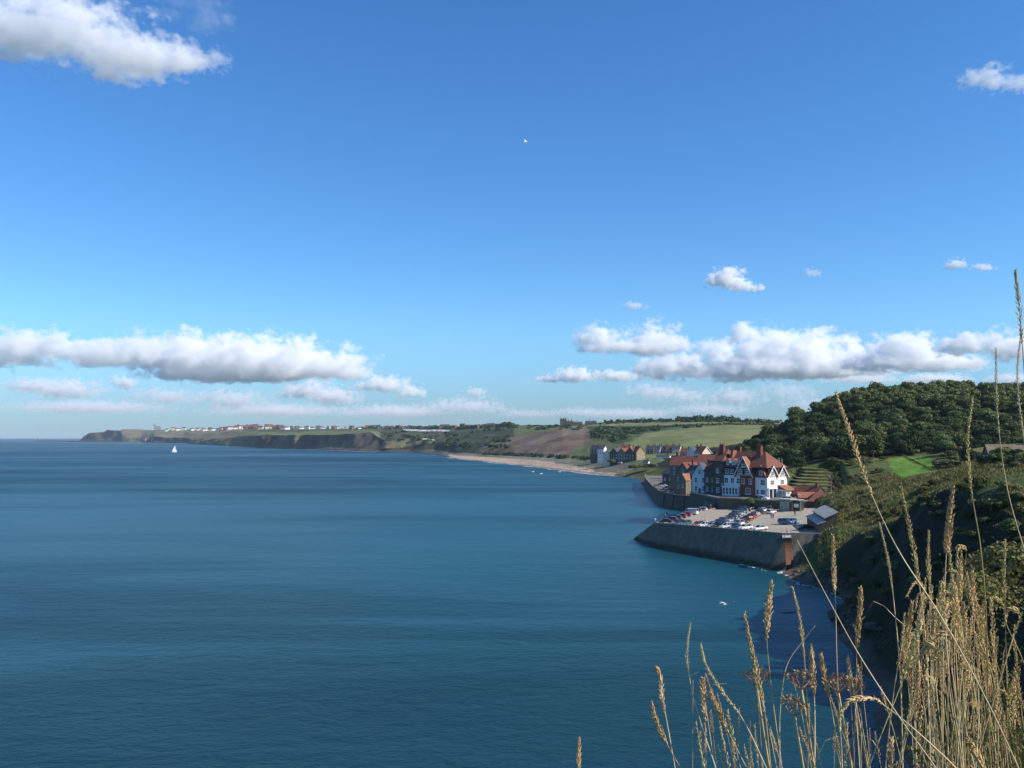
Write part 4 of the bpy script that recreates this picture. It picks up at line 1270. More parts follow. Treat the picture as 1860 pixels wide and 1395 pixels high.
# cliff-top mansion on the skyline
def build_mansion():
    p = at_d(1018, 773, 1690)
    h = empty('cliff_top_building', (p.x, p.y, p.z - 6), 0)
    tag(h, 'long dark castle like building on the clifftop skyline', 'building')
    s = 1690 / FPX
    for k, (x0, x1, zt, nm) in enumerate(((0, 11, 12.5, 'tower'), (11, 24, 8.8, 'wing'), (24, 40, 7.0, 'wing'), (46, 66, 8.6, 'wing'))):
        MB().box(x0 * s, 0, -6, x1 * s - .05, 14, 6 + zt - (3 if k else 0)).build(nm, 'stone_dark', h)
        if k:
            r = MB(); gable_roof(r, x0 * s, x1 * s, 0, 14, 3 + zt, 3 + zt + 3, 'x', .2, .3); r.build('roof', 'slate', h)
    for x in (0.4, 4.6, 9.0):
        MB().box(x * s, .5, 18.4, (x + 1.6) * s, 3, 20.2).build('battlement', 'stone_dark', h)
    for x in (14, 20, 30, 52, 60): MB().box(x * s, 6, 14, (x + 1) * s, 7.5, 16.5 + (x % 3)).build('chimney', 'stone_dark', h)
build_mansion()
# ------------------------------------------------------------------ cars
def paint(name, col, rough=.32, metal=0.0):
    m, N, b, o = principled(name)
    tc = N.new('ShaderNodeTexCoord')
    n = N.noise(tc.outputs['Object'], 3.0, 3, .6)
    N.l.new(N.mix(N.smooth(n, .3, .7), tuple(c * .9 for c in col) + (1,), (*col, 1)), b.inputs['Base Color'])
    b.inputs['Roughness'].default_value = rough
    b.inputs['Metallic'].default_value = metal
    b.inputs['Coat Weight'].default_value = .6
    b.inputs['Coat Roughness'].default_value = .08
PAINTS = {'white': (.78, .78, .76), 'silver': (.42, .44, .46), 'black': (.012, .013, .015), 'dark grey': (.055, .06, .068), 'red': (.36, .022, .022), 'dark red': (.13, .014, .020),
          'dark blue': (.018, .032, .10), 'blue': (.035, .12, .25), 'teal': (.03, .12, .13), 'light blue': (.25, .37, .50)}
for k, c in PAINTS.items(): paint('paint_' + k, c, metal=.35 if k in ('silver', 'light blue', 'dark grey') else 0.0)
mat('tyre', (.018, .018, .018), .9, .2, 4)
mat('hub', (.35, .36, .37), .35, .1, 4, .5, metal=.7)
mat('lamp_clear', (.75, .77, .78), .15, .05, 4, .6)
mat('lamp_red', (.40, .012, .012), .2, .1, 4, .6)
mat('plate', (.75, .62, .10), .5, .05, 4, .3)
mat('trim', (.02, .02, .022), .7, .2, 4)
CAR = {  # side profiles (x, z): lower body, glasshouse; half width, wheel x positions, wheel radius
    'hatchback': ([(-1.93, .34), (-2.0, .55), (-1.98, .80), (-1.86, .93), (.98, .93), (1.72, .80), (1.98, .62), (2.0, .36)], [(-1.86, .92), (-1.72, 1.24), (-1.42, 1.46), (-.2, 1.50), (.22, 1.44), (1.0, .92)], .86, (-1.24, 1.26), .31),
    'saloon': ([(-2.22, .36), (-2.28, .6), (-2.22, .90), (-1.5, .95), (1.05, .92), (1.95, .80), (2.22, .62), (2.22, .36)], [(-1.62, .94), (-.92, 1.36), (-.5, 1.43), (.12, 1.42), (.95, .92)], .88, (-1.36, 1.38), .32),
    'estate': ([(-2.2, .36), (-2.26, .6), (-2.24, .92), (-2.1, .97), (1.05, .95), (1.92, .83), (2.18, .64), (2.2, .36)], [(-2.1, .96), (-1.95, 1.3), (-1.72, 1.50), (.05, 1.52), (.3, 1.48), (1.05, .94)], .88, (-1.36, 1.36), .32),
    'off-roader': ([(-2.1, .44), (-2.16, .7), (-2.14, 1.02), (-2.05, 1.08), (1.0, 1.06), (1.9, .97), (2.12, .76), (2.12, .44)], [(-2.04, 1.07), (-1.92, 1.5), (-1.74, 1.74), (.1, 1.77), (.4, 1.72), (.98, 1.05)], .93, (-1.3, 1.34), .37),
    'van': ([(-2.45, .40), (-2.5, .7), (-2.5, 1.15), (-2.5, 1.2), (1.35, 1.2), (2.1, 1.0), (2.42, .74), (2.45, .40)], [(-2.48, 1.19), (-2.46, 1.9), (-2.36, 2.05), (1.0, 2.08), (1.2, 2.0), (1.62, 1.19)], .97, (-1.55, 1.55), .34),
}
CARMESH = {}
def layered(prof, ys, scales, cz):
    """closed shell of one side profile repeated across the width, shrunk towards the sides"""
    n = len(prof); V = []; F = []
    for y, s in zip(ys, scales):
        V += [(x * s[0], y, cz + (z - cz) * s[1]) for x, z in prof]
    for i in range(len(ys) - 1):
        for k in range(n): F.append((i * n + k, i * n + (k + 1) % n, (i + 1) * n + (k + 1) % n, (i + 1) * n + k))
    F.append(tuple(range(n))[::-1]); F.append(tuple((len(ys) - 1) * n + k for k in range(n)))
    return V, F
def car_meshes(kind, colour):
    key = (kind, colour)
    if key in CARMESH: return CARMESH[key]
    low, top, hw, wx, wr = CAR[kind]
    P = 'paint_' + colour
    r = {}
    b = MB(); V, F = layered(low, [-hw, -hw + .10, hw - .10, hw], [(.965, .90), (1, 1), (1, 1), (.965, .90)], .62); b.add(V, F)
    n = len(top); zb, zt = top[0][1], max(z for _, z in top)
    half = lambda z: hw - .07 - (z - zb) / (zt - zb) * hw * (.20 if kind != 'van' else .10)
    # roof panel and pillars in body colour, the glass sits just inside
    roofpts = [p for p in top if p[1] > zb + (zt - zb) * .80]
    V = []
    for x, z in roofpts: V += [(x, -half(z) - .01, z + .012), (x, half(z) + .01, z + .012), (x, -half(z) - .01, z - .05), (x, half(z) + .01, z - .05)]
    m = len(roofpts); F = []
    for i in range(m - 1):
        a, c = i * 4, (i + 1) * 4
        F += [(a, c, c + 1, a + 1), (a + 2, a + 3, c + 3, c + 2), (a, a + 2, c + 2, c), (a + 1, c + 1, c + 3, a + 3)]
    F += [(0, 1, 3, 2), ((m - 1) * 4, (m - 1) * 4 + 2, (m - 1) * 4 + 3, (m - 1) * 4 + 1)]
    b.add(V, F)
    for s in (-1, 1):
        for (x0, z0), (x1, z1) in ((top[-1], top[-2]), (top[0], top[1]), (top[1], top[2])): b.tube([(x0, s * (half(z0) + .012), z0), (x1, s * (half(z1) + .012), z1)], .045, 4)
        xm = -.25 if kind != 'van' else .35
        b.tube([(xm, s * (half(zb) + .01), zb), (xm - .05, s * (half(zt) + .01), zt)], .04, 4)
        if kind == 'van':                                    # panelled sides behind the doors
            V = [(-2.44, s * (half(zb) + .015), zb), (xm, s * (half(zb) + .015), zb), (xm - .05, s * (half(zt - .05) + .015), zt - .05), (-2.38, s * (half(zt - .1) + .015), zt - .1)]
            b.add(V, [(0, 1, 2, 3), (3, 2, 1, 0)])
    r['body'] = b.mesh('body', P)
    g = MB(); V = []
    for y in (-1, 1): V += [(x, y * half(z), z) for x, z in top]
    F = [tuple(range(n))[::-1], tuple(range(n, 2 * n))] + [(k, (k + 1) % n, n + (k + 1) % n, n + k) for k in range(n)]
    g.add(V, F); r['glasshouse'] = g.mesh('glasshouse', 'window_glass')
    w = MB(); M = Matrix.Rotation(math.pi / 2, 4, 'X')
    w.lathe([(wr * .6, -.11), (wr * .93, -.11), (wr, -.06), (wr, .06), (wr * .93, .11), (wr * .6, .11)], 12, M=M); r['wheel'] = w.mesh('wheel', 'tyre')
    w = MB(); w.lathe([(wr * .58, -.115), (wr * .58, .115)], 10, M=M); r['hub'] = w.mesh('hub', 'hub')
    xf = max(x for x, z in low); xb = min(x for x, z in low)
    l = MB(); l.box(xf - .22, -.2, -.075, xf + .0, .2, .075, M=Matrix.Translation((-xf + .0, 0, 0))); r['headlight'] = l.mesh('headlight', 'lamp_clear')
    l = MB(); l.box(-.02, -.12, -.13, .16, .12, .13); r['tail_light'] = l.mesh('tail_light', 'lamp_red')
    l = MB(); l.box(-.03, -.26, -.055, .02, .26, .055); r['number_plate'] = l.mesh('number_plate', 'plate')
    l = MB(); l.box(-.07, -.10, -.06, .07, .10, .07); r['mirror'] = l.mesh('mirror', P)
    r['dim'] = (hw, wx, wr, xf, xb, low, zb, top)
    CARMESH[key] = r
    return r
def car(label, kind, colour, loc, rz, group, tilt=None):
    r = car_meshes(kind, colour)
    hw, wx, wr, xf, xb, low, zb, top = r['dim']
    c = empty('parked_car' if kind != 'van' else 'parked_van', loc, rz)
    if tilt: c.rotation_euler = (tilt[0], tilt[1], rz)
    tag(c, label, 'van' if kind == 'van' else 'car', group)
    link_mesh('body', r['body'], c); link_mesh('glasshouse', r['glasshouse'], c)
    for x in wx:
        for s in (-1, 1):
            w = link_mesh('wheel', r['wheel'], c, (x, s * (hw - .10), wr)); link_mesh('hub', r['hub'], w, (0, s * .012, 0))
    zl = .70 if kind in ('hatchback', 'saloon', 'estate') else .86
    for s in (-1, 1):
        link_mesh('headlight', r['headlight'], c, (xf - .02, s * (hw - .30), zl)); link_mesh('tail_light', r['tail_light'], c, (xb + .0, s * (hw - .20), zl + .08))
        link_mesh('mirror', r['mirror'], c, (top[-1][0] - .35, s * (hw + .10), zb + .08))
    link_mesh('number_plate', r['number_plate'], c, (xb - .015, 0, zl - .22))
    return c
ORD = ['first', 'second', 'third', 'fourth', 'fifth', 'sixth', 'seventh', 'eighth', 'ninth', 'tenth', 'eleventh', 'twelfth', 'thirteenth', 'fourteenth']
def park_at(px, py, rz, kind, colour, label, group):
    p = on_park(px, py)
    # the surface tilts a little
    gx, gy = .055, -.006
    ca, sa = math.cos(rz), math.sin(rz)
    pitch = -math.atan(gx * ca + gy * sa); roll = math.atan(-gx * sa + gy * ca)
    return car(label, kind, colour, (p.x, p.y, p.z + .004), rz, group, (roll, pitch))
dAB = (PK_B - PK_A); aAB = math.atan2(dAB.y, dAB.x)
dAE = (PK_E - PK_A); aAE = math.atan2(dAE.y, dAE.x)
GP = 'cars in the promontory car park'
# row along the seaward edge, nose to the sea, counted from the corner of the sea wall
rowL = [(1210, 950.5, 'saloon', 'black'), (1219, 947.2, 'hatchback', 'dark red'), (1228, 944.2, 'hatchback', 'dark grey'), (1236.5, 941.2, 'hatchback', 'red'), (1245, 938.4, 'hatchback', 'red'), (1254.5, 935.2, 'van', 'white'),
        (1264, 932.0, 'hatchback', 'silver'), (1272.5, 929.2, 'estate', 'white'), (1281, 926.4, 'off-roader', 'black'), (1289, 923.8, 'van', 'dark grey'), (1297, 921.3, 'hatchback', 'white'), (1305, 919.0, 'estate', 'silver')]
for i, (px, py, k, c) in enumerate(rowL):
    park_at(px, py, aAE + math.pi / 2 + .05 * math.sin(i * 2.3), k, c, f'{c} {k} {ORD[i]} from the wall corner in the seaward row of cars', GP)
# row along the top of the sea wall facing the photographer
rowF = [(1232, 955.2, 'hatchback', 'dark blue'), (1245, 956.6, 'hatchback', 'teal'), (1268, 958.8, 'hatchback', 'red'), (1281, 959.8, 'saloon', 'white'), (1294, 960.8, 'hatchback', 'silver'), (1307, 961.6, 'off-roader', 'black'), (1321, 962.4, 'estate', 'white'),
        (1336, 963.6, 'saloon', 'dark blue'), (1354, 964.6, 'hatchback', 'white'), (1380, 966.2, 'saloon', 'white')]
for i, (px, py, k, c) in enumerate(rowF):
    park_at(px, py - 2.6, aAB - math.pi / 2 + .06 * math.sin(i * 1.7), k, c, f'{c} {k} {ORD[i]} from the left along the top of the sea wall', GP)
# middle block: two rows nose to nose
rowM = [(1310, 952.5, 'hatchback', 'dark grey'), (1319, 948.6, 'estate', 'silver'), (1327, 944.4, 'saloon', 'black'), (1334.5, 940.2, 'hatchback', 'dark grey'), (1341, 936.2, 'estate', 'silver'), (1347.5, 932.4, 'hatchback', 'teal'), (1353.5, 928.8, 'off-roader', 'black'), (1359, 925.6, 'hatchback', 'dark blue')]
for i, (px, py, k, c) in enumerate(rowM):
    park_at(px, py, aAB + .10 * math.sin(i * 1.9), k, c, f'{c} {k} {ORD[i]} from the sea wall in the left half of the middle rows', GP)
rowN = [(1338, 954.6, 'off-roader', 'white'), (1346.5, 950.0, 'saloon', 'black'), (1354.5, 945.4, 'estate', 'dark red'), (1362, 941.2, 'hatchback', 'red'), (1369, 937.4, 'hatchback', 'silver'), (1375.5, 933.8, 'saloon', 'black'), (1381.5, 930.4, 'hatchback', 'white'), (1388, 927.2, 'hatchback', 'dark red'), (1394.5, 924.4, 'estate', 'dark red')]
for i, (px, py, k, c) in enumerate(rowN):
    park_at(px + 2, py, aAB + math.pi + .10 * math.sin(i * 2.9), k, c, f'{c} {k} {ORD[i]} from the sea wall in the right half of the middle rows', GP)
for px, py, rz, k, c, lab in ((1428, 952.5, aAB + .2, 'off-roader', 'blue', 'blue off-roader parked by the top of the sea steps'), (1440, 951, aAB + .15, 'estate', 'light blue', 'light blue estate parked right of the blue off-roader'),
                              (1463, 962.0, .25, 'saloon', 'black', 'long black saloon seen side on at the foot of the slab roofed shed'), (1401, 933, aAB + 1.9, 'hatchback', 'white', 'white hatchback standing in the lane right of the middle rows'),
        (1368, 923.4, aAB + .1, 'hatchback', 'silver', 'silver hatchback at the back of the middle rows under the brick bay'), (1376, 921.4, aAB + .1, 'saloon', 'dark blue', 'dark blue saloon at the back of the middle rows near the yellow shrub'), (1300, 956.6, aAB + .1, 'hatchback', 'dark red', 'dark red hatchback at the front left of the middle rows'), (1330, 958.0, aAB + 3.2, 'estate', 'silver', 'silver estate at the front of the right middle row behind the wall top cars')):
    park_at(px, py, rz, k, c, lab, GP)
p = at_d(1433, 907.5, 306); car('silver estate parked on the terrace in front of the hotel porch', 'estate', 'silver', (p.x, p.y, ZT + .005), math.radians(-20), 'cars by the hotel')
for i, (px, c) in enumerate(((1386, 'white'), (1376, 'dark grey'))):
    p = at_d(px, 906, 311); car(f'{c} hatchback below the brick bay of the hotel', 'hatchback', c, (p.x, p.y, ZT + .005), math.radians(-42), 'cars by the hotel')
# cars along the promenade
cols = ['dark blue', 'white', 'silver', 'black', 'dark blue', 'silver', 'black', 'dark grey', 'dark red', 'white', 'dark blue', 'black', 'silver']
j = 0
for i in range(9, 36, 2):
    p, nn = PROM_LINE[i], PROM_NOR[i]
    q = p - nn * (6.2 if i % 4 else 8.6)
    a = math.atan2(nn.y, nn.x) + .1 * math.sin(i)
    if j < len(cols):
        car(f'{cols[j]} {"saloon" if j % 2 else "hatchback"} {ORD[j]} from the far end along the promenade', 'saloon' if j % 2 else 'hatchback', cols[j], (q.x, q.y, 5.025), a, 'cars along the promenade')
    j += 1
# a few cars in the far village
for i, (px, py, d, c) in enumerate(((1181, 846, 742, 'white'), (1187, 847, 735, 'dark blue'), (1192, 846.5, 738, 'silver'), (1198, 845, 748, 'black'), (1126, 842, 815, 'white'), (1204, 844, 755, 'dark red'))):
    p = at_d(px, py, d)
    car(f'tiny {c} car {ORD[i]} in the line parked below the far village', 'hatchback', c, (p.x, p.y, p.z), math.radians(60 + 20 * i), 'cars by the far village')

# ------------------------------------------------------------------ people
mat('skin', (.50, .30, .21), .6, .08, 3)
for k, c in {'red': (.42, .04, .04), 'blue': (.05, .10, .30), 'white': (.75, .74, .70), 'black': (.02, .02, .022), 'tan': (.45, .33, .2), 'pink': (.6, .25, .28), 'grey': (.2, .21, .22)}.items(): mat('cloth_' + k, c, .9, .15, 4)
PEOPLE = {}
def person_mesh(shirt, trousers, stride=.25):
    key = (shirt, trousers, stride)
    if key in PEOPLE: return PEOPLE[key]
    bm = MB()
    # one skin over torso, legs, arms and head built of tapering tubes that run into each other
    for s, f in ((-1, stride), (1, -stride)):
        bm.tube([(s * .10, 0, .90), (s * .10, f * .45, .50), (s * .10, f * .9, .07)], [.095, .075, .05], 8, 1)
        bm.tube([(s * .10, f * .9 - .03, .04), (s * .10, f * .9 - .22, .03)], [.05, .04], 6, 2)
        bm.tube([(s * .19, 0, 1.40), (s * .25, -f * .4, 1.14), (s * .24, -f * .9, .88)], [.06, .045, .035], 7, 0)
        bm.lathe([(.02, -.10), (.04, -.05), (.035, 0), (.01, .02)], 6, 3, c=(s * .24, -f * .95, .86))
    bm.lathe([(.13, .84), (.165, .92), (.14, 1.08), (.17, 1.30), (.19, 1.40), (.12, 1.47), (.055, 1.49)], 10, 0)
    bm.lathe([(.05, 1.47), (.05, 1.54), (.085, 1.58), (.10, 1.66), (.085, 1.74), (.04, 1.78)], 9, 3)
    bm.lathe([(.095, 1.66), (.107, 1.70), (.09, 1.77), (.03, 1.80)], 9, 2, c=(0, .015, 0))
    me = bm.mesh('person', ['cloth_' + shirt, 'cloth_' + trousers, 'cloth_black', 'skin'], True)
    PEOPLE[key] = me
    return me
def person(label, loc, rz, shirt, trousers, group=None, stride=.25):
    o = link_mesh('person', person_mesh(shirt, trousers, stride), None, loc)
    o.rotation_euler = (0, 0, rz)
    return tag(o, label, 'person', group)
for px, py, sh, tr, lab in ((1211.5, 939, 'black', 'black', 'person in black standing at the seaward edge of the car park'), (1208, 943, 'tan', 'black', 'person in tan top near the wall corner of the car park'), (1190, 950.5, 'white', 'blue', 'person in white at the very corner of the sea wall'),
                           (1281, 948, 'pink', 'tan', 'person in pink walking in the lane behind the wall top cars'), (1276, 950, 'white', 'blue', 'person in white walking beside the one in pink'), (1401, 942, 'red', 'blue', 'person in red beside the white hatchback in the lane'),
                           (1404.5, 943, 'black', 'blue', 'person in black walking next to the red top'), (1444, 937, 'black', 'black', 'person in black by the lamp post and dark shelter'), (1320, 918.5, 'white', 'tan', 'person in white at the back of the car park under the terrace wall'),
                           (1430, 973, 'pink', 'grey', 'person in pink on the landing above the sea steps')):
    p = on_park(px, py)
    person(lab, (p.x, p.y, p.z - (.0 if py < 970 else -.12)), px % 3.1, sh, tr, 'people in the car park', .2)
for i in range(7):
    k = (30, 33, 37, 38, 27, 22, 16)[i]; p, nn = PROM_LINE[k], PROM_NOR[k]; q = p - nn * (1.3 + .4 * (i % 3))
    sh = ('white', 'red', 'black', 'blue', 'tan', 'pink', 'white')[i]
    person(f'person in {sh} walking {ORD[i]} along the promenade wall', (q.x, q.y, 5.03), i * 1.3, sh, ('blue', 'black', 'grey')[i % 3], 'walkers on the promenade', .22)
rng = random.Random(11)
for i in range(64):
    px = rng.uniform(1040, 1178) if i < 50 else rng.uniform(930, 1040)
    t = rng.uniform(1.03, 1.30)
    p = far_ground(px, t)
    sh = rng.choice(['red', 'blue', 'white', 'pink', 'tan', 'black'])
    person(f'tiny beachgoer in {sh} on the sand ' + ('far left of the village' if px < 1040 else 'below the left end of the far village' if px < 1110 else 'below the tan gable of the far village'), (p.x, p.y, p.z - .02), rng.uniform(0, 6.28), sh, rng.choice(['blue', 'black', 'tan']), 'beachgoers on the sand', rng.choice([.0, .2]))
# ------------------------------------------------------------------ vegetation
leaf_material('leaf_dark', (.042, .074, .020), (.110, .142, .042), .42, .22)
leaf_material('leaf_olive', (.060, .088, .022), (.135, .150, .045), .28, .22)
leaf_material('leaf_scrub', (.066, .094, .026), (.175, .160, .055), .35, .2)
mat('bark', (.090, .075, .058), .95, .3, 2.0, .1)
def quads_mesh(name, C, Nn, size, material, rngs, stretch=1.0):
    """many small leaf sprays: centres, facing directions, sizes"""
    n = len(C)
    r = rngs.normal(size=(n, 3))
    u = np.cross(Nn, r); u /= np.linalg.norm(u, axis=1, keepdims=True) + 1e-9
    v = np.cross(Nn, u); v /= np.linalg.norm(v, axis=1, keepdims=True) + 1e-9
    s = size[:, None]
    P = np.stack([C - u * s - v * s * .55 * stretch, C + u * s * .25 - v * s * stretch, C + u * s + v * s * .45 * stretch, C - u * s * .3 + v * s * stretch], 1).reshape(-1, 3)
    me = bpy.data.meshes.new(name)
    me.vertices.add(4 * n); me.vertices.foreach_set('co', P.reshape(-1).astype(np.float32))
    me.loops.add(4 * n); me.loops.foreach_set('vertex_index', np.arange(4 * n, dtype=np.int32))
    me.polygons.add(n); me.polygons.foreach_set('loop_start', (np.arange(n) * 4).astype(np.int32))
    me.update(calc_edges=True)
    me.materials.append(MATS[material])
    return me
def crown_mesh(seed, R, H, lobes, per, leaf, material, z0=0.0, flat=.75, low=-.35):
    rg = np.random.default_rng(seed)
    C, Nn, Sz = [], [], []
    for i in range(lobes):
        a = rg.uniform(0, 2 * np.pi); e = np.arcsin(rg.uniform(low, 1.0))
        rr = rg.uniform(.45, .80)
        c = np.array([math.cos(a) * math.cos(e) * R * rr, math.sin(a) * math.cos(e) * R * rr, z0 + H * .5 + math.sin(e) * H * .5 * rr])
        r = R * rg.uniform(.30, .50)
        d = rg.normal(size=(per, 3)); d /= np.linalg.norm(d, axis=1, keepdims=True)
        d[:, 2] = np.where(d[:, 2] < -.3, -d[:, 2], d[:, 2])
        q = rg.uniform(.70, 1.08, per)[:, None]
        C.append(c + d * q * np.array([r, r, r * flat])); Nn.append(d + rg.normal(size=(per, 3)) * .55); Sz.append(leaf * rg.uniform(.6, 1.35, per))
    return quads_mesh('crown', np.concatenate(C), np.concatenate(Nn), np.concatenate(Sz), material, rg)
def trunk_mesh(seed, h, r):
    rg = random.Random(seed)
    m = MB(); top = Vector((rg.uniform(-.4, .4), rg.uniform(-.4, .4), h * .62))
    m.tube([(0, 0, -1.2), (0, 0, .3), top * .5 + Vector((.1, 0, 0)), top], [r * 1.5, r * 1.1, r * .85, r * .6], 8)
    for k in range(5):
        a = k * 1.26 + rg.uniform(-.3, .3); s = top * rg.uniform(.55, 1.0)
        e = s + Vector((math.cos(a) * h * .22, math.sin(a) * h * .22, h * rg.uniform(.16, .32)))
        m.tube([s, (s + e) / 2 + Vector((0, 0, .2)), e], [r * .5, r * .32, r * .12], 6)
    return m.mesh('trunk', 'bark', True)
CROWN = [crown_mesh(100 + i, 4.6 + .5 * (i % 3), 7.4 + .8 * (i % 4), 22, 120, .31, 'leaf_dark', 1.8, .85, -.75) for i in range(7)]
OLIVE = [crown_mesh(200 + i, 4.2, 6.6, 20, 120, .29, 'leaf_olive', 1.2, .85, -.75) for i in range(3)]
TRUNK = [trunk_mesh(i, 9.0, .24) for i in range(3)]
BUSH = [crown_mesh(300 + i, 1.25, 1.5, 10, 150, .095, 'leaf_scrub', -.25) for i in range(5)]
def tree(label, loc, s, crown, trunk, group=None, rz=0.0, name='broadleaf_tree'):
    t = empty(name, loc, rz); t.scale = (s, s, s)
    tag(t, label, 'tree', group)
    link_mesh('crown', crown, t); link_mesh('trunk', trunk, t)
    return t
def bush(label, loc, s, mesh, group=None, rz=0.0, sz=None):
    b = link_mesh('bush', mesh, None, loc)
    b.rotation_euler = (0, 0, rz); b.scale = (s, s, sz or s)
    return tag(b, label, 'bush', group)
def uv_of(x, y, z): return 930 + FPX * x / y, EYE - (z - CAMH) * FPX / y
def build_wood():
    rg = random.Random(3)
    spots = []
    for iy in range(0, 30):
        for ix in range(0, 46):
            x = 100 + ix * 6.1 + (iy % 2) * 3.0 + rg.uniform(-2.3, 2.3); y = 385 + iy * 6.0 + rg.uniform(-2.3, 2.3)
            z = ground_z(x, y); u, v = uv_of(x, y, z)
            foot = np.interp(u, [1330, 1380, 1440, 1490, 1560, 1608, 1700, 1800, 1860, 2000], [842, 846, 842, 833, 828, 824, 822, 812, 806, 800])
            if u < 1338 or u > 1915 or v > foot: continue
            # slopes that turn away behind the skyline stay empty
            if ground_z(x, y - 14) > z + 1.2 or y > 545: continue
            if ground_z(x, y - 25) > z and y > 505: continue
            spots.append((v, x, y, z))
    spots.sort(reverse=True)
    print('wood trees', len(spots))
    for i, (v, x, y, z) in enumerate(spots[:299]):
        s = rg.choice([rg.uniform(.55, .8), rg.uniform(.65, 1.08)])
        ol = rg.random() < .16
        u = uv_of(x, y, z)[0]
        zone = ('left shoulder' if u < 1450 else 'left half' if u < 1580 else 'middle' if u < 1700 else 'right half' if u < 1800 else 'right end')
        lev = 'crest' if v < 745 else 'upper slope' if v < 775 else 'lower slope' if v < 805 else 'foot'
        tree(f'broadleaf tree on the {lev} of the hill wood, towards its {zone}', (x, y, z - rg.uniform(2.4, 4.0)), s * 1.06, rg.choice(OLIVE if ol else CROWN), rg.choice(TRUNK), 'trees of the hill wood', rg.uniform(0, 6.28))
    rest = spots[299:]
    if rest:
        # same crowns, joined: these lie past the 300 largest
        V = []; g2 = random.Random(9); pool = []
        for me in CROWN:
            a = np.empty(len(me.vertices) * 3, np.float32); me.vertices.foreach_get('co', a); pool.append(a.reshape(-1, 4, 3)[::2])
        for v, x, y, z in rest:
            q = g2.choice(pool); s = g2.uniform(.6, 1.1); t = g2.uniform(0, 6.28); c_, s_ = math.cos(t), math.sin(t)
            R = np.array([[c_, -s_, 0], [s_, c_, 0], [0, 0, 1]]) * s
            m = q.mean(1, keepdims=True)
            V.append(((q - m) * 1.3 + m) @ R.T + np.array([x, y, z - g2.uniform(2.4, 4.0)]))
        V = np.concatenate(V); n = len(V)
        me = bpy.data.meshes.new('woodland')
        me.vertices.add(4 * n); me.vertices.foreach_set('co', V.reshape(-1).astype(np.float32))
        me.loops.add(4 * n); me.loops.foreach_set('vertex_index', np.arange(4 * n, dtype=np.int32))
        me.polygons.add(n); me.polygons.foreach_set('loop_start', (np.arange(n) * 4).astype(np.int32))
        me.update(calc_edges=True); me.materials.append(MATS['leaf_dark'])
        o = link_mesh('woodland', me); print('woodland quads', n, len(rest))
        tag(o, 'far part of the wood along the hilltop', 'woodland', kind='stuff')
build_wood()
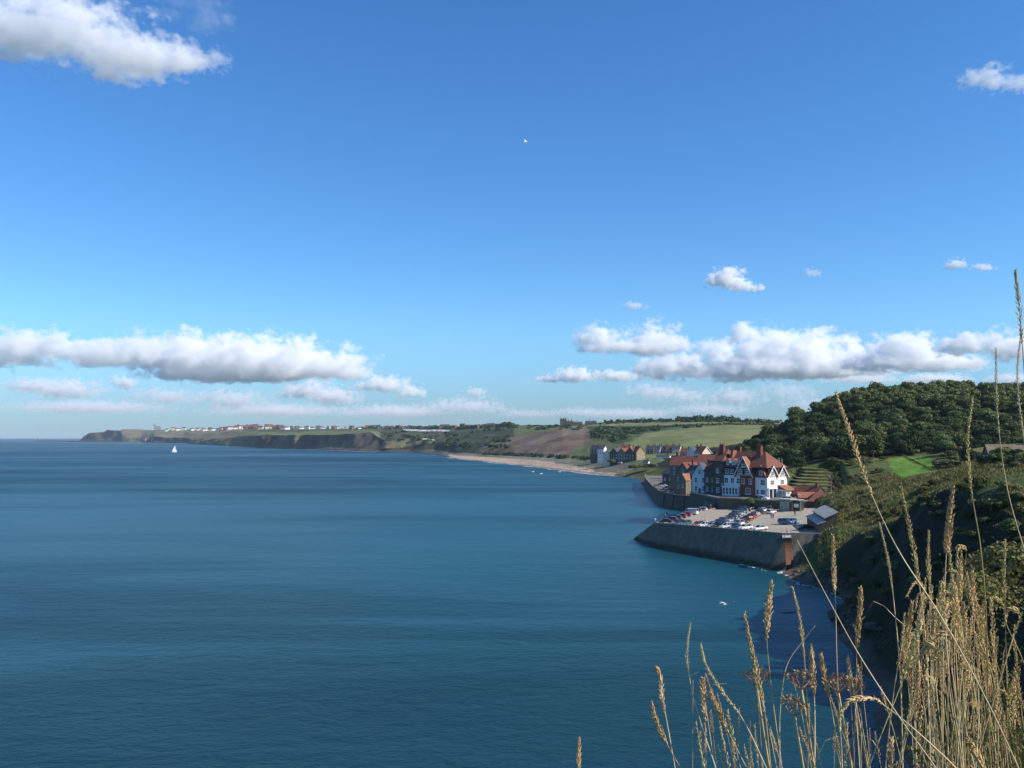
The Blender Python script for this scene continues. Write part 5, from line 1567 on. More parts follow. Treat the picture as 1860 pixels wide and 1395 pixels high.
def set_trees():
    G = lambda px, py, d: (lambda p: (p.x, p.y, ground_z(p.x, p.y) - .3))(at_d(px, py, d))
    for lab, px, d, s, m in (('rounded olive tree left of the bright lawn', 1586, 398, 1.25, OLIVE[0]), ('olive tree with a broad crown above the orange scrub', 1556, 400, 1.4, OLIVE[1]), ('dark tree between the terraced garden and the olive trees', 1528, 402, 1.2, CROWN[1]),
                             ('low round tree at the top of the terraced garden', 1487, 408, .62, OLIVE[2]), ('dark tree right behind the hotel porch roof', 1447, 392, .72, CROWN[2]), ('tree beside the dark hedge at the garden corner', 1512, 395, .66, CROWN[3]),
                             ('tree with a pale visible trunk standing above the lawn', 1660, 404, 1.0, CROWN[4]), ('dark tree at the right edge of the lawn', 1716, 372, .8, CROWN[5]), ('dark bushy tree above the stone roofed house', 1760, 330, .8, CROWN[0]),
                             ('dark tree beside the stone roofed house at the right edge', 1806, 296, .62, CROWN[6]), ('small tree at the hotel tower front above the retaining wall', 1358, 318, .40, CROWN[1])):
        loc = G(px, 840, d)
        if px == 1358: loc = (at_d(1358, 920, 312).x, 310.0, 8.2)
        tree(lab, loc, s, m, TRUNK[px % 3], None, px * .7, 'standing_tree')
    # stone roofed house at the right edge
    p = at_d(1842, 832, 266)
    house('house', 'stone house with a grey slab roof among dark trees at the right edge', (p.x, p.y, ground_z(p.x, p.y)), math.radians(180 - 195), 13, 7, 2.4, 4.8, wall='stone_dark', roof='stone_wall', axis='x', chim=[(4, 3.5, 6.4)], win=[(.8, 3, .9, 1.1, 'front')])
    rg = random.Random(17)
    n = 0
    def drop(label, group, k, ulo, uhi, vlo, vhi, smin, smax, mesh=None, flat=.8):
        c = 0; tries = 0
        while c < k and tries < 4000:
            tries += 1
            h = ground_hit(rg.uniform(ulo, uhi), rg.uniform(vlo, vhi), 75, 520, 2.0)
            if h is None or h.z < 2.5: continue
            if inside(np.array([h.x]), np.array([h.y]), PARK)[0] or inside(np.array([h.x]), np.array([h.y]), [(t.x, t.y) for t in TERR])[0]: continue
            u, v = uv_of(h.x, h.y, h.z)
            if 1604 < u < 1702 and 826 < v < 872: continue
            if 1436 < u < 1518 and 846 < v < 896: continue
            s = rg.uniform(smin, smax)
            bush(label + (', upper part' if v < (vlo + vhi) / 2 else ', lower part') + (' at the left' if u < ulo + (uhi - ulo) * .34 else ' in the middle' if u < ulo + (uhi - ulo) * .67 else ' at the right'), (h.x, h.y, h.z), s, mesh or rg.choice(BUSH), group, rg.uniform(0, 6.28), s * rg.uniform(flat * .8, flat * 1.2)); c += 1
    drop('scrub bush on the sunlit slope by the sheds', 'scrub on the sunlit slope', 55, 1500, 1860, 862, 945, .5, 1.5)
    drop('dark bramble on the shaded cliff', 'brambles on the shaded cliff', 60, 1540, 1860, 930, 1120, .6, 1.7)
    drop('bush along the foot of the hill wood', 'bushes at the wood edge', 42, 1500, 1860, 822, 850, 1.2, 2.6)
    drop('bracken clump beside the terraced garden', 'bracken beside the garden', 18, 1522, 1600, 850, 880, .8, 1.6)
    for i in range(15):                                       # clipped hedge down the garden edge
        f = i / 14; p = at_d(1519 + 4 * math.sin(i), 851 + 46 * f, 392 - 62 * f)
        bush('dark hedge bush in the line down the right side of the terraced garden', (p.x, p.y, ground_z(p.x, p.y)), 1.5, BUSH[i % 5], 'hedge beside the terraced garden', i, 1.9)
    for i in range(14):                                       # dark field hedge across the lawn
        f = i / 13; u, v = 1640 + 50 * f, 829.5 + 24 * f
        h = ground_hit(u, v, 250, 450)
        if h: bush('small bush in the dark line dividing the bright lawn', (h.x, h.y, h.z), .55, BUSH[i % 5], 'hedge across the lawn', i, .45)
    for px, py, s, lab in ((1380, 921, 1.5, 'yellow green shrub at the foot of the hotel retaining wall'), (1387, 922, 1.2, 'smaller shrub right of the yellow green one under the hotel wall'), (1350, 923, 1.7, 'dark shrub under the left part of the hotel wall'),
                           (1366, 922, 1.6, 'dark shrub under the brick bay of the hotel'), (1500, 962, 1.6, 'shrub at the right end of the car park below the shed')):
        p = on_park(px, py); bush(lab, (p.x, p.y, p.z), s, BUSH[int(px) % 5])
    for i, (px, py, d) in enumerate(((1150, 852, 735), (1157, 852, 735), (1164, 851, 738), (1171, 850, 742), (1178, 851, 735), (1213, 838, 800), (1222, 840, 780), (1110, 841, 820), (1186, 850, 735))):
        p = at_d(px, py, d); bush('dark bush on the bank between the beach and the far village', (p.x, p.y, p.z), 3.2, BUSH[i % 5], 'bushes on the village bank', i, 2.6)
set_trees()
def tuft_material():
    m, N, b, o = principled('dry_grass')
    geo = N.new('ShaderNodeNewGeometry')
    n = N.noise(geo.outputs['Position'], .12, 3, .6)
    f = N.math('MULTIPLY_ADD', geo.outputs['Random Per Island'], .75, N.math('MULTIPLY', n, .9))
    c = N.ramp(f, [(.34, (.045, .070, .017)), (.70, (.105, .128, .034)), (.92, (.20, .170, .058)), (1.0, (.30, .24, .10))])
    N.l.new(c, b.inputs['Base Color'])
    b.inputs['Roughness'].default_value = .8; b.inputs['Specular IOR Level'].default_value = .15
    t = N.new('ShaderNodeBsdfTranslucent'); N.l.new(c, t.inputs['Color'])
    mx = N.new('ShaderNodeMixShader'); mx.inputs[0].default_value = .25
    N.l.new(b.outputs[0], mx.inputs[1]); N.l.new(t.outputs[0], mx.inputs[2]); N.l.new(mx.outputs[0], o.inputs['Surface'])
tuft_material()
def blades_mesh(name, base, height, lean, width, material, rg):
    """one bent blade (two quads) for every base point"""
    n = len(base)
    a = rg.uniform(0, 2 * np.pi, n); side = np.stack([np.cos(a), np.sin(a), np.zeros(n)], 1) * width[:, None]
    tip = base + np.stack([lean[:, 0], lean[:, 1], height], 1)
    mid = base + np.stack([lean[:, 0] * .35, lean[:, 1] * .35, height * .6], 1)
    P = np.stack([base - side, base + side, mid + side * .8, mid - side * .8, tip], 1).reshape(-1, 3)
    i = np.arange(n)[:, None] * 5
    loops = np.concatenate([i + 0, i + 1, i + 2, i + 3, i + 3, i + 2, i + 4], 1).reshape(-1)
    st = np.stack([np.arange(n) * 7, np.arange(n) * 7 + 4], 1).reshape(-1)
    me = bpy.data.meshes.new(name)
    me.vertices.add(5 * n); me.vertices.foreach_set('co', P.reshape(-1).astype(np.float32))
    me.loops.add(7 * n); me.loops.foreach_set('vertex_index', loops.astype(np.int32))
    me.polygons.add(2 * n); me.polygons.foreach_set('loop_start', st.astype(np.int32))
    me.update(calc_edges=True); me.validate()
    me.materials.append(MATS[material])
    return me
def rough_grass():
    rg = np.random.default_rng(41)
    N_ = 330000
    y = 85 + 315 * rg.uniform(0, 1, N_) ** 1.15; x = rg.uniform(.22, .60, N_) * y
    xs, ys, Z = NEAR['xs'], NEAR['ys'], NEAR['Z']
    fx = (x - xs[0]) / (xs[1] - xs[0]); fy = (y - ys[0]) / (ys[1] - ys[0])
    j = fx.astype(int); i = fy.astype(int); fx -= j; fy -= i
    z = (Z[i, j] * (1 - fx) + Z[i, j + 1] * fx) * (1 - fy) + (Z[i + 1, j] * (1 - fx) + Z[i + 1, j + 1] * fx) * fy
    u, v = 930 + FPX * x / y, EYE - (z - CAMH) * FPX / y
    ok = (u < 1900) & (u > 1480) & (z > 2.2) & ~inside(x, y, PARK) & ~inside(x, y, [(t.x, t.y) for t in TERR]) & ~(inside(u, v, LAWN_PX)) & ~((u > 1436) & (u < 1516) & (v > 846) & (v < 896))
    dens = vnoise(x / 8, y / 8, 51, 3)
    ok &= dens > rg.uniform(-1.2, .7, N_)
    gy_, gx_ = np.gradient(Z, ys[1] - ys[0]); sl = np.hypot(gx_, gy_)[i, j]
    ok &= (sl < .85) & (y < 345)
    x, y, z = x[ok], y[ok], z[ok]; n = len(x); print('grass blades', n)
    base = np.stack([x, y, z - .1], 1)
    near = np.clip((y - 80) / 130, .35, 1.0)
    h = rg.uniform(.35, 1.0, n) * 1.0 * near
    lean = rg.normal(size=(n, 2)) * .30 * near[:, None]
    o = link_mesh('rough_grass', blades_mesh('rough_grass', base, h, lean, rg.uniform(.05, .17, n) * near, 'dry_grass', rg))
    tag(o, 'rough dry grass covering the slope and the clifftop', 'grass', kind='stuff')
rough_grass()
def far_scrub():
    """hedges, gorse and skyline trees across the bay, too far to tell apart"""
    g = np.random.default_rng(77)
    C, Nn, Sz = [], [], []
    def clump(p, r, h, n=26):
        d = g.normal(size=(n, 3)); d /= np.linalg.norm(d, axis=1, keepdims=True); d[:, 2] = np.abs(d[:, 2])
        C.append(np.array(p) + d * np.array([r, r, h]) * g.uniform(.6, 1.1, n)[:, None]); Nn.append(d + g.normal(size=(n, 3)) * .5); Sz.append(g.uniform(.22, .42, n) * r)
    for k in range(190):
        px = g.uniform(1075, 1270); t = g.uniform(3.75, 4.55)
        p = far_ground(px, t)
        pyv = EYE - (p.z - CAMH) * FPX / p.y
        if pyv > np.interp(px, [1075, 1112, 1172, 1270], [792, 806, 786, 777]): continue
        clump(p, g.uniform(3, 7), g.uniform(2.5, 5))
    for k in range(120):
        clump(far_ground(g.uniform(1090, 1420), 4.93 + g.uniform(-.06, .04)), g.uniform(3, 7), g.uniform(3, 8))
    for k in range(60): clump(far_ground(g.uniform(1230, 1330), 4.95), g.uniform(4, 7), g.uniform(6, 11))
    for k in range(70): clump(far_ground(g.uniform(700, 930), g.uniform(2.4, 4.2)), g.uniform(4, 10), g.uniform(2, 5))
    for k in range(110): clump(far_ground(g.uniform(640, 930), 4.9 + g.uniform(-.15, .05)), g.uniform(6, 12), g.uniform(4, 9))
    for k in range(46): clump(far_ground(1090 + k * 7, 4.62 + .02 * math.sin(k)), 4, 3.2)
    for k in range(70): clump(far_ground(g.uniform(880, 1075), g.uniform(2.0, 2.12)), g.uniform(3, 6), g.uniform(2, 3.5))
    for k in range(60): clump(far_ground(g.uniform(880, 1060), g.uniform(4.3, 4.9)), g.uniform(3, 7), g.uniform(1.5, 3))
    o = link_mesh('far_scrub', quads_mesh('far_scrub', np.concatenate(C), np.concatenate(Nn), np.concatenate(Sz), 'leaf_dark', g))
    tag(o, 'dark hedges and scrub on the hills across the bay', 'scrub', kind='stuff')
far_scrub()
# ------------------------------------------------------------------ far town, boats, foam, rocks
def far_house_mesh(wall, roof, w, d, e, r):
    m = MB(); m.prism([(0, -6), (d, -6), (d, e), (d / 2, r - .05), (0, e)], -w / 2, w / 2, 'x', 0)
    b = len(m.f); gable_roof(m, -w / 2, w / 2, 0, d, e, r, 'x', .3, .3); m.mi[b:] = [1] * (len(m.f) - b)
    for i in range(3):
        x = (-.33 + .33 * i) * w; m.box(x - .7, -.12, 1.2, x + .7, .02, 3.2, 2)
    m.box(w * .3, d / 2 - .5, r - 1, w * .3 + 1.2, d / 2 + .5, r + 1.6, 0)
    return m.mesh('far_house', [wall, roof, 'window_glass'])
FH = [far_house_mesh(a, b, w, 8, e, r) for a, b, w, e, r in (('render_white', 'slate', 12, 6, 9.5), ('brick', 'tile_red', 13, 6.5, 10), ('render_cream', 'tile_red', 12, 6, 9.5), ('stone_wall', 'slate', 14, 7, 11), ('render_white', 'tile_red', 16, 7, 11), ('brick', 'slate', 15, 9, 13))]
def build_town():
    rg = random.Random(8)
    def put(lo, hi, t, label, group, s, k, nm='far_house'):
        px = rg.uniform(lo, hi)
        p = far_ground(px, t)
        o = link_mesh(nm, FH[k], None, (p.x, p.y, p.z - .5)); o.scale = (s, s, s); o.rotation_euler = (0, 0, rg.uniform(-.5, .9))
        tag(o, label + (' at the left' if px < lo + (hi - lo) / 3 else ' in the middle' if px < lo + 2 * (hi - lo) / 3 else ' at the right'), 'house', group)
    for i in range(64): put(392, 522, rg.uniform(4.55, 5.0), 'tiny red or pale house of the far clifftop town', 'houses of the far clifftop town', rg.uniform(1.0, 1.7), rg.choice([1, 1, 2, 2, 4, 5, 0]))
    for i in range(46): put(510, 705, rg.uniform(4.75, 5.0), 'tiny house in the thin line along the far cliff top', 'houses along the far cliff top', rg.uniform(.8, 1.2), rg.choice([0, 0, 1, 3, 4, 2]))
    for i in range(30): put(700, 905, rg.uniform(4.7, 4.98), 'tiny house among trees on the far hill', 'houses on the far hill', rg.uniform(.6, .95), rg.choice([0, 1, 1, 3, 5]))
    for i in range(16): put(300, 395, rg.uniform(4.3, 4.95), 'tiny building below the ruined abbey headland', 'buildings near the abbey headland', rg.uniform(1.2, 2.2), rg.choice([0, 0, 2, 3]))
    for i in range(9): put(256, 276, rg.uniform(2.1, 2.8), 'tiny harbour house at the water under the headland', 'harbour houses under the headland', rg.uniform(.9, 1.2), rg.choice([0, 1, 2]))
    # twin towered hotel
    p = far_ground(440, 4.9); s = p.y / FPX
    h = empty('far_hotel', (p.x, p.y, p.z)); tag(h, 'dark twin towered hotel standing above the far red town', 'hotel')
    MB().box(-8 * s, 0, -6, 8 * s, 16, 4.6 * s).build('wall', 'brick', h)
    r = MB(); gable_roof(r, -8 * s, 8 * s, 0, 16, 4.6 * s, 5.8 * s, 'x', .3, .4); r.build('roof', 'slate', h)
    for x in (-8, 8): MB().lathe([(2.0 * s, -6), (2.0 * s, 6.2 * s), (1.4 * s, 7.2 * s), (.3 * s, 8.0 * s)], 8, c=(x * s, 6, 0)).build('tower', 'slate', h)
    # ruined abbey
    p = far_ground(283, 4.75); s = p.y / FPX
    a = empty('ruined_abbey', (p.x, p.y, p.z), .35); tag(a, 'tall ruined stone abbey on the far headland', 'ruin')
    def arcade(name, x0, x1, y, zt, n, th=3.0):
        m = MB(); w = (x1 - x0) / n
        for i in range(n + 1): m.box(x0 + i * w - w * .2, y, -6, x0 + i * w + w * .2, y + th, zt * .86)
        m.box(x0 - w * .2, y, zt * .86, x1 + w * .2, y + th, zt)
        m.box(x0 - w * .2, y + .1, zt * .40, x1 + w * .2, y + th - .1, zt * .48)
        return m.build(name, 'stone_dark', a)
    arcade('gable_wall', -3.4 * s, -.6 * s, 0, 10.2 * s, 3)
    m = MB(); m.prism([(-3.6 * s, 10.2 * s), (-2.2 * s, 10.2 * s), (-2.6 * s, 13.4 * s), (-3.4 * s, 13.0 * s)], 0, 3, 'y'); m.build('gable_top', 'stone_dark', a)
    m = MB(); m.prism([(-1.2 * s, 10.2 * s), (-.4 * s, 10.2 * s), (-.7 * s, 12.0 * s)], 0, 3, 'y'); m.build('pinnacle', 'stone_dark', a)
    arcade('nave_wall', -.3 * s, 6.4 * s, 4, 8.2 * s, 5); arcade('transept_wall', 6.6 * s, 8.6 * s, 0, 6.0 * s, 2)
    # harbour piers
    for lab, pa, pb, d in (('low harbour pier reaching out from the far headland', (66, 799.4), (150, 801.2), 6650), ('shorter harbour pier with a light tower beside the headland', (120, 801.0), (262, 802.6), 6050)):
        A, B = at_z(*pa, 2.0), at_z(*pb, 2.0)
        A = at_d(pa[0], 800.5, d); B = at_d(pb[0], 800.5, d * .97); A.z = B.z = 0
        o = empty('harbour_pier', A); tag(o, lab, 'pier')
        v = B - A; n = Vector((-v.y, v.x, 0)).normalized() * 8; m = MB()
        q = [Vector((0, 0, -4)) - n, v + Vector((0, 0, -4)) - n, v + Vector((0, 0, -4)) + n, Vector((0, 0, -4)) + n]
        m.add(q + [p + Vector((0, 0, 9)) for p in q], [(0, 3, 2, 1), (4, 5, 6, 7), (0, 1, 5, 4), (1, 2, 6, 5), (2, 3, 7, 6), (3, 0, 4, 7)]); m.build('deck', 'stone_wall', o)
        MB().lathe([(3.0, 4), (2.4, 19), (3.4, 19.5), (3.2, 21), (1.8, 24), (.3, 26)], 10, c=tuple(v * (.03 if d > 6500 else .12))).build('light_tower', 'stone_wall', o)
    # caravans
    cm = MB(); cm.box(-5.5, 0, 0, 5.5, 3.6, 2.9); cm.prism([(-.1, 2.9), (3.7, 2.9), (1.8, 3.6)], -5.6, 5.6, 'x'); cm = cm.mesh('caravan', 'paint_white')
    for i in range(19):
        px = 736 + i * 4.2; p = far_ground(px, 4.42 + .03 * math.sin(i * 1.7)); o = link_mesh('caravan', cm, None, (p.x, p.y, p.z + .2)); o.rotation_euler = (0, 0, .15 * math.sin(i * 3))
        tag(o, 'tiny white caravan in the row on the far green hill', 'caravan', 'caravans on the far hill')
    for i in range(8):
        p = far_ground(770 + i * 2.4, 3.02); o = link_mesh('caravan', cm, None, (p.x, p.y, p.z + .2)); tag(o, 'tiny white beach hut on the far grassy knoll', 'hut', 'huts on the far knoll'); o.scale = (.45, .6, .8)
build_town()
mat('sailcloth', (.85, .85, .82), .8, .04, 1.0, .2)
mat('gelcoat', (.80, .80, .79), .25, .04, 1.0, .5)
mat('rock', (.105, .080, .062), .9, .4, .8, .2, .08, 3)
mat('gull_white', (.80, .80, .78), .8, .06, 2)
mat('gull_grey', (.16, .17, .18), .8, .1, 2)
def hull(L, W, Hh):
    m = MB(); n = 10; V = []
    for i in range(n + 1):
        t = i / n; x = (t - .5) * L; b = W / 2 * math.sin(math.pi * min(1, .16 + t * .84) ** .75) ** .7 if t < 1 else .02
        sh = Hh * (1 + .25 * (2 * t - 1) ** 2)
        V += [(x, -b, sh), (x, -b * .75, .15), (x, 0, -.25), (x, b * .75, .15), (x, b, sh)]
    F = [(i * 5 + k, (i + 1) * 5 + k, (i + 1) * 5 + k + 1, i * 5 + k + 1) for i in range(n) for k in range(4)] + [(i * 5 + 4, (i + 1) * 5 + 4, (i + 1) * 5, i * 5) for i in range(n)]
    F += [(0, 1, 2, 3, 4), tuple(n * 5 + k for k in (4, 3, 2, 1, 0))]
    m.add(V, F)
    return m
def sail(a, b, c, belly):
    """triangle sail with belly: tack a, clew b, head c"""
    a, b, c = Vector(a), Vector(b), Vector(c); n = (b - a).cross(c - a).normalized(); m = MB(); R = 8; V = []; idx = {}
    for i in range(R + 1):
        for k in range(R + 1 - i):
            u, w = k / R, i / R
            p = a + (b - a) * u + (c - a) * w
            p += n * belly * 4 * (u * (1 - u - w) + w * u * .6)
            idx[(i, k)] = len(V); V.append(p)
    F = []
    for i in range(R):
        for k in range(R - i):
            F.append((idx[(i, k)], idx[(i, k + 1)], idx[(i + 1, k)]))
            if k < R - i - 1: F.append((idx[(i, k + 1)], idx[(i + 1, k + 1)], idx[(i + 1, k)]))
    m.add(V, F)
    return m
def boats():
    p = at_z(316.5, 821.5, 0)
    y = empty('sailing_yacht', (p.x, p.y, 0), math.radians(35)); y.rotation_euler = (math.radians(7), 0, math.radians(35))
    tag(y, 'small white sailing yacht alone on the bay at left', 'yacht')
    hull(11, 3.2, 1.2).build('hull', 'gelcoat', y)
    MB().tube([(1.0, 0, .8), (1.0, 0, 15.8)], [.10, .06], 6).build('mast', 'metal_grey', y)
    MB().tube([(1.0, 0, 2.2), (-4.2, .5, 2.1)], [.09, .07], 6).build('boom', 'metal_grey', y)
    sail((.9, 0, 2.4), (-4.2, .5, 2.3), (.95, 0, 15.5), .5).build('mainsail', 'sailcloth', y)
    sail((5.2, 0, 1.5), (.2, .7, 1.9), (1.1, 0, 13.5), .5).build('jib', 'sailcloth', y)
    MB().box(-2.4, -.8, 1.1, 1.0, .8, 1.7).build('cabin', 'gelcoat', y)
    for i, (px, py) in enumerate(((965.5, 857.5), (983, 861), (1015, 857.5))):
        q = at_z(px, py, 0); d = empty('dinghy', (q.x, q.y, 0), 1.0 * i)
        tag(d, f'small white dinghy {ORD[i]} from the left off the far beach', 'boat', 'dinghies off the beach')
        hull(4.6, 1.8, .7).build('hull', 'gelcoat', d)
        MB().box(-.2, -.8, .45, .2, .8, .55).build('thwart', 'wood_brown', d); MB().box(-2.3, -.3, .4, -2.0, .3, 1.2).build('outboard_motor', 'trim', d)
    # gull
    c = at_d(955, 258, 150)
    g = empty('gull', c, math.radians(200)); g.rotation_euler = (math.radians(52), math.radians(-12), math.radians(25))
    tag(g, 'lone gull wheeling high in the blue sky', 'bird')
    MB().lathe([(.005, -.30), (.05, -.2), (.085, -.02), (.075, .12), (.05, .2), (.055, .25), (.03, .31), (.005, .35)], 10, M=Matrix.Rotation(math.pi / 2, 4, 'Y')).build('body', 'gull_white', g, True)
    for s in (-1, 1):
        w = MB(); P = [(.12, 0, .04), (.16, s * .28, .12), (.05, s * .62, .02), (-.05, s * .70, 0), (-.06, s * .5, .03), (-.08, s * .25, .10), (-.12, 0, .03)]
        w.add([Vector(p) for p in P] + [Vector(p) - Vector((0, 0, .018)) for p in P], [tuple(range(7)), tuple(range(13, 6, -1))] + [(i, 7 + i, 7 + (i + 1) % 7, (i + 1) % 7) for i in range(7)])
        w.build('wing', 'gull_grey' if s < 0 else 'gull_white', g)
    t = MB(); t.add([(-.26, -.03, 0), (-.26, .03, 0), (-.42, .09, .01), (-.42, -.09, .01), (-.26, 0, -.02), (-.42, 0, -.012)], [(0, 1, 2, 3), (4, 5, 2, 1), (0, 3, 5, 4)]); t.build('tail', 'gull_white', g)
    b = MB(); b.tube([(.33, 0, 0), (.41, 0, -.01)], [.018, .006], 5); b.build('beak', 'plate', g)
boats()
def boulder(seed, sub=2):
    bm = bmesh.new(); bmesh.ops.create_icosphere(bm, subdivisions=sub, radius=1.0)
    off = Vector((seed * 3.7, seed * 1.3, seed * 7.1))
    for v in bm.verts:
        v.co *= 1 + .38 * mnoise.noise(v.co * 1.1 + off) + .16 * mnoise.noise(v.co * 2.9 + off)
        v.co.z *= .62
    me = bpy.data.meshes.new('boulder'); bm.to_mesh(me); bm.free(); me.materials.append(MATS['rock'])
    return me
ROCK = [boulder(i) for i in range(6)]
def rocks():
    rg = random.Random(23); n = 0
    for i in range(900):
        if n >= 130: break
        u, v = rg.uniform(1385, 1600), rg.uniform(1030, 1150)
        h = ground_hit(u, v, 70, 260, 1.2)
        if h is None or h.z > 3.2 or h.z < -.6: continue
        if inside(np.array([h.x]), np.array([h.y]), PARK)[0]: continue
        s = rg.uniform(.25, 1.0) * (1.5 if rg.random() < .1 else .8)
        o = link_mesh('boulder', rg.choice(ROCK), None, (h.x, h.y, h.z + .05 * s)); o.scale = (s, s * rg.uniform(.7, 1.2), s * rg.uniform(.6, 1)); o.rotation_euler = (0, 0, rg.uniform(0, 6.28))
        tag(o, ('large' if s > .75 else 'middling' if s > .45 else 'small') + ' brown boulder on the shore ' + ('close to the sea wall' if u < 1450 else 'halfway to the dark cliff' if u < 1520 else 'under the dark cliff'), 'rock', 'boulders on the shore'); n += 1
    p = at_z(1434, 1114, -.12)
    o = link_mesh('rock_awash', ROCK[2], None, p); o.scale = (1.9, 1.0, .42); o.rotation_euler = (0, 0, .5); tag(o, 'low dark rock awash in the bay beside the cliff', 'rock')
rocks()
def foam_material():
    m, N, b, o = principled('foam')
    geo = N.new('ShaderNodeNewGeometry')
    n = N.noise(geo.outputs['Position'], 1.3, 5, .65)
    N.l.new(N.mix(N.smooth(n, .35, .6), (.45, .52, .54, 1), (.80, .82, .82, 1)), b.inputs['Base Color'])
    b.inputs['Roughness'].default_value = .8
    tr = N.new('ShaderNodeBsdfTransparent'); mx = N.new('ShaderNodeMixShader')
    n2 = N.noise(geo.outputs['Position'], .55, 5, .7)
    N.put(mx.inputs[0], N.smooth(n2, .44, .58)); N.l.new(tr.outputs[0], mx.inputs[1]); N.l.new(b.outputs[0], mx.inputs[2]); N.l.new(mx.outputs[0], o.inputs['Surface'])
foam_material()
def foam():
    rg = np.random.default_rng(5)
    def ribbon(name, pts, w0, label, lift=.05, wob=1.0):
        pts = np.array([(p.x, p.y) for p in pts]); s = np.concatenate([[0], np.cumsum(np.hypot(*np.diff(pts, axis=0).T))])
        n = max(12, int(s[-1] / (w0 * .8))); t = np.linspace(0, s[-1], n)
        x, y = np.interp(t, s, pts[:, 0]), np.interp(t, s, pts[:, 1])
        dx, dy = np.gradient(x), np.gradient(y); L = np.hypot(dx, dy) + 1e-6; nx, ny = -dy / L, dx / L
        wv = w0 * (.25 + np.abs(vnoise(t / (w0 * 5), t * 0, 3, 3)) * 1.6); o1 = vnoise(t / (w0 * 7), t * 0 + 9, 7, 3) * w0 * wob
        V = []
        for i in range(n): V += [(x[i] + nx[i] * (o1[i] - wv[i]), y[i] + ny[i] * (o1[i] - wv[i]), lift), (x[i] + nx[i] * o1[i], y[i] + ny[i] * o1[i], lift + .12), (x[i] + nx[i] * (o1[i] + wv[i]), y[i] + ny[i] * (o1[i] + wv[i]), lift)]
        m = MB(); m.add(V, [(i * 3 + k, i * 3 + k + 1, (i + 1) * 3 + k + 1, (i + 1) * 3 + k) for i in range(n - 1) for k in range(2)])
        tag(m.build(name, 'foam'), label, 'foam', kind='stuff')
    wl = lambda lo, hi, st: [far_ground(px, 1.0) for px in np.arange(lo, hi, st)]
    ribbon('surf', wl(820, 1160, 8), 3.2, 'thin line of surf along the far sandy beach', .10, 1.5)
    ribbon('surf', wl(432, 690, 8), 6.0, 'pale surf line under the dark far cliffs', .12, 1.5)
    ribbon('surf', wl(146, 270, 6), 12.0, 'pale water line under the far headland', .12, 1.0)
    # wash where the small beach meets the water
    line = []
    for py in np.arange(1037, 1100, 3.0):
        best = None
        for px in np.arange(1340, 1600, 3.0):
            p = at_z(px, py, 0)
            if ground_z(p.x, p.y) > -.15 and not (p.y > 205 and px < 1400): best = p; break
        if best is not None: line.append(best)
    if len(line) > 3: ribbon('wash', line, .38, 'white wash along the little beach beside the sea wall', .04, 1.5)
    ribbon('wash', [at_z(px, py, 0) for px, py in ((1345, 1025.5), (1362, 1029.5), (1376, 1033.5), (1395, 1037.5))], .25, 'white wash at the corner of the sea wall', .05, .6)
    # breaking splash out in the bay
    for (px, py, a, b) in ((1313, 1097, .62, 1.0),):
        c = at_z(px, py, 0); m = MB(); n = 26; V = [(c.x, c.y, .35)]
        for i in range(n):
            an = 2 * math.pi * i / n; r = 1 + .5 * mnoise.noise(Vector((math.cos(an) * 2, math.sin(an) * 2, 3)))
            V.append((c.x + math.cos(an) * a * r * .55, c.y + math.sin(an) * a * r * 1.7, .22)); 
        for i in range(n):
            an = 2 * math.pi * i / n; r = 1.1 + .7 * mnoise.noise(Vector((math.cos(an) * 2, math.sin(an) * 2, 8)))
            V.append((c.x + math.cos(an) * a * r, c.y + math.sin(an) * a * r * 3.0, .03))
        m.add(V, [(0, 1 + i, 1 + (i + 1) % n) for i in range(n)] + [(1 + i, 1 + n + i, 1 + n + (i + 1) % n, 1 + (i + 1) % n) for i in range(n)])
        tag(m.build('foam_patch', 'foam'), 'small patch of white foam on the water below the sea wall', 'foam', kind='stuff')
foam()
# ------------------------------------------------------------------ foreground: clifftop edge with tall dry grass
mat('straw', (.50, .355, .150), .7, .25, 14.0, .25, rnd=.22)
mat('straw_pale', (.66, .51, .27), .7, .2, 20.0, .25, rnd=.18)
mat('seed', (.62, .43, .185), .8, .3, 60.0, .2, rnd=.22)
mat('seed_brown', (.40, .255, .140), .85, .3, 80.0, .2, rnd=.2)
leaf_material('leaf_fresh', (.055, .085, .020), (.12, .145, .04), .2, .3)
def bank_z(x, y):
    """ground round the photographer's feet: falls away to the sea on the left and in front"""
    z = 30.35 + .10 * (x - 1.5) - .16 * (y - 2)
    xe = .1 + .33 * y
    return z - np.maximum(0, xe - x) * .75 - np.maximum(0, y - 5.5) * .35 + .06 * np.sin(x * 3.1 + y * 1.7)
def build_bank():
    xs = np.arange(-4.5, 11.6, .25); ys = np.arange(-3.0, 11.1, .25)
    X, Y = np.meshgrid(xs, ys); Z = bank_z(X, Y) + vnoise(X * 1.4, Y * 1.4, 61, 3) * .07
    e = np.clip(np.maximum(np.maximum((X - 9.5) / 2, (-2.5 - X) / 2), np.maximum((Y - 9) / 2, (-1.2 - Y) / 2)), 0, 1)
    Z -= e * 6
    w = np.clip(vnoise(X * .9, Y * .9, 63, 3) + .5, 0, 1)[..., None]
    c = np.array((.055, .050, .026)) * (1 - w) + np.array((.10, .085, .045)) * w
    o = grid_object('clifftop', np.stack([X, Y, Z], -1), 'near_ground', c)
    tag(o, kind='structure')
build_bank()
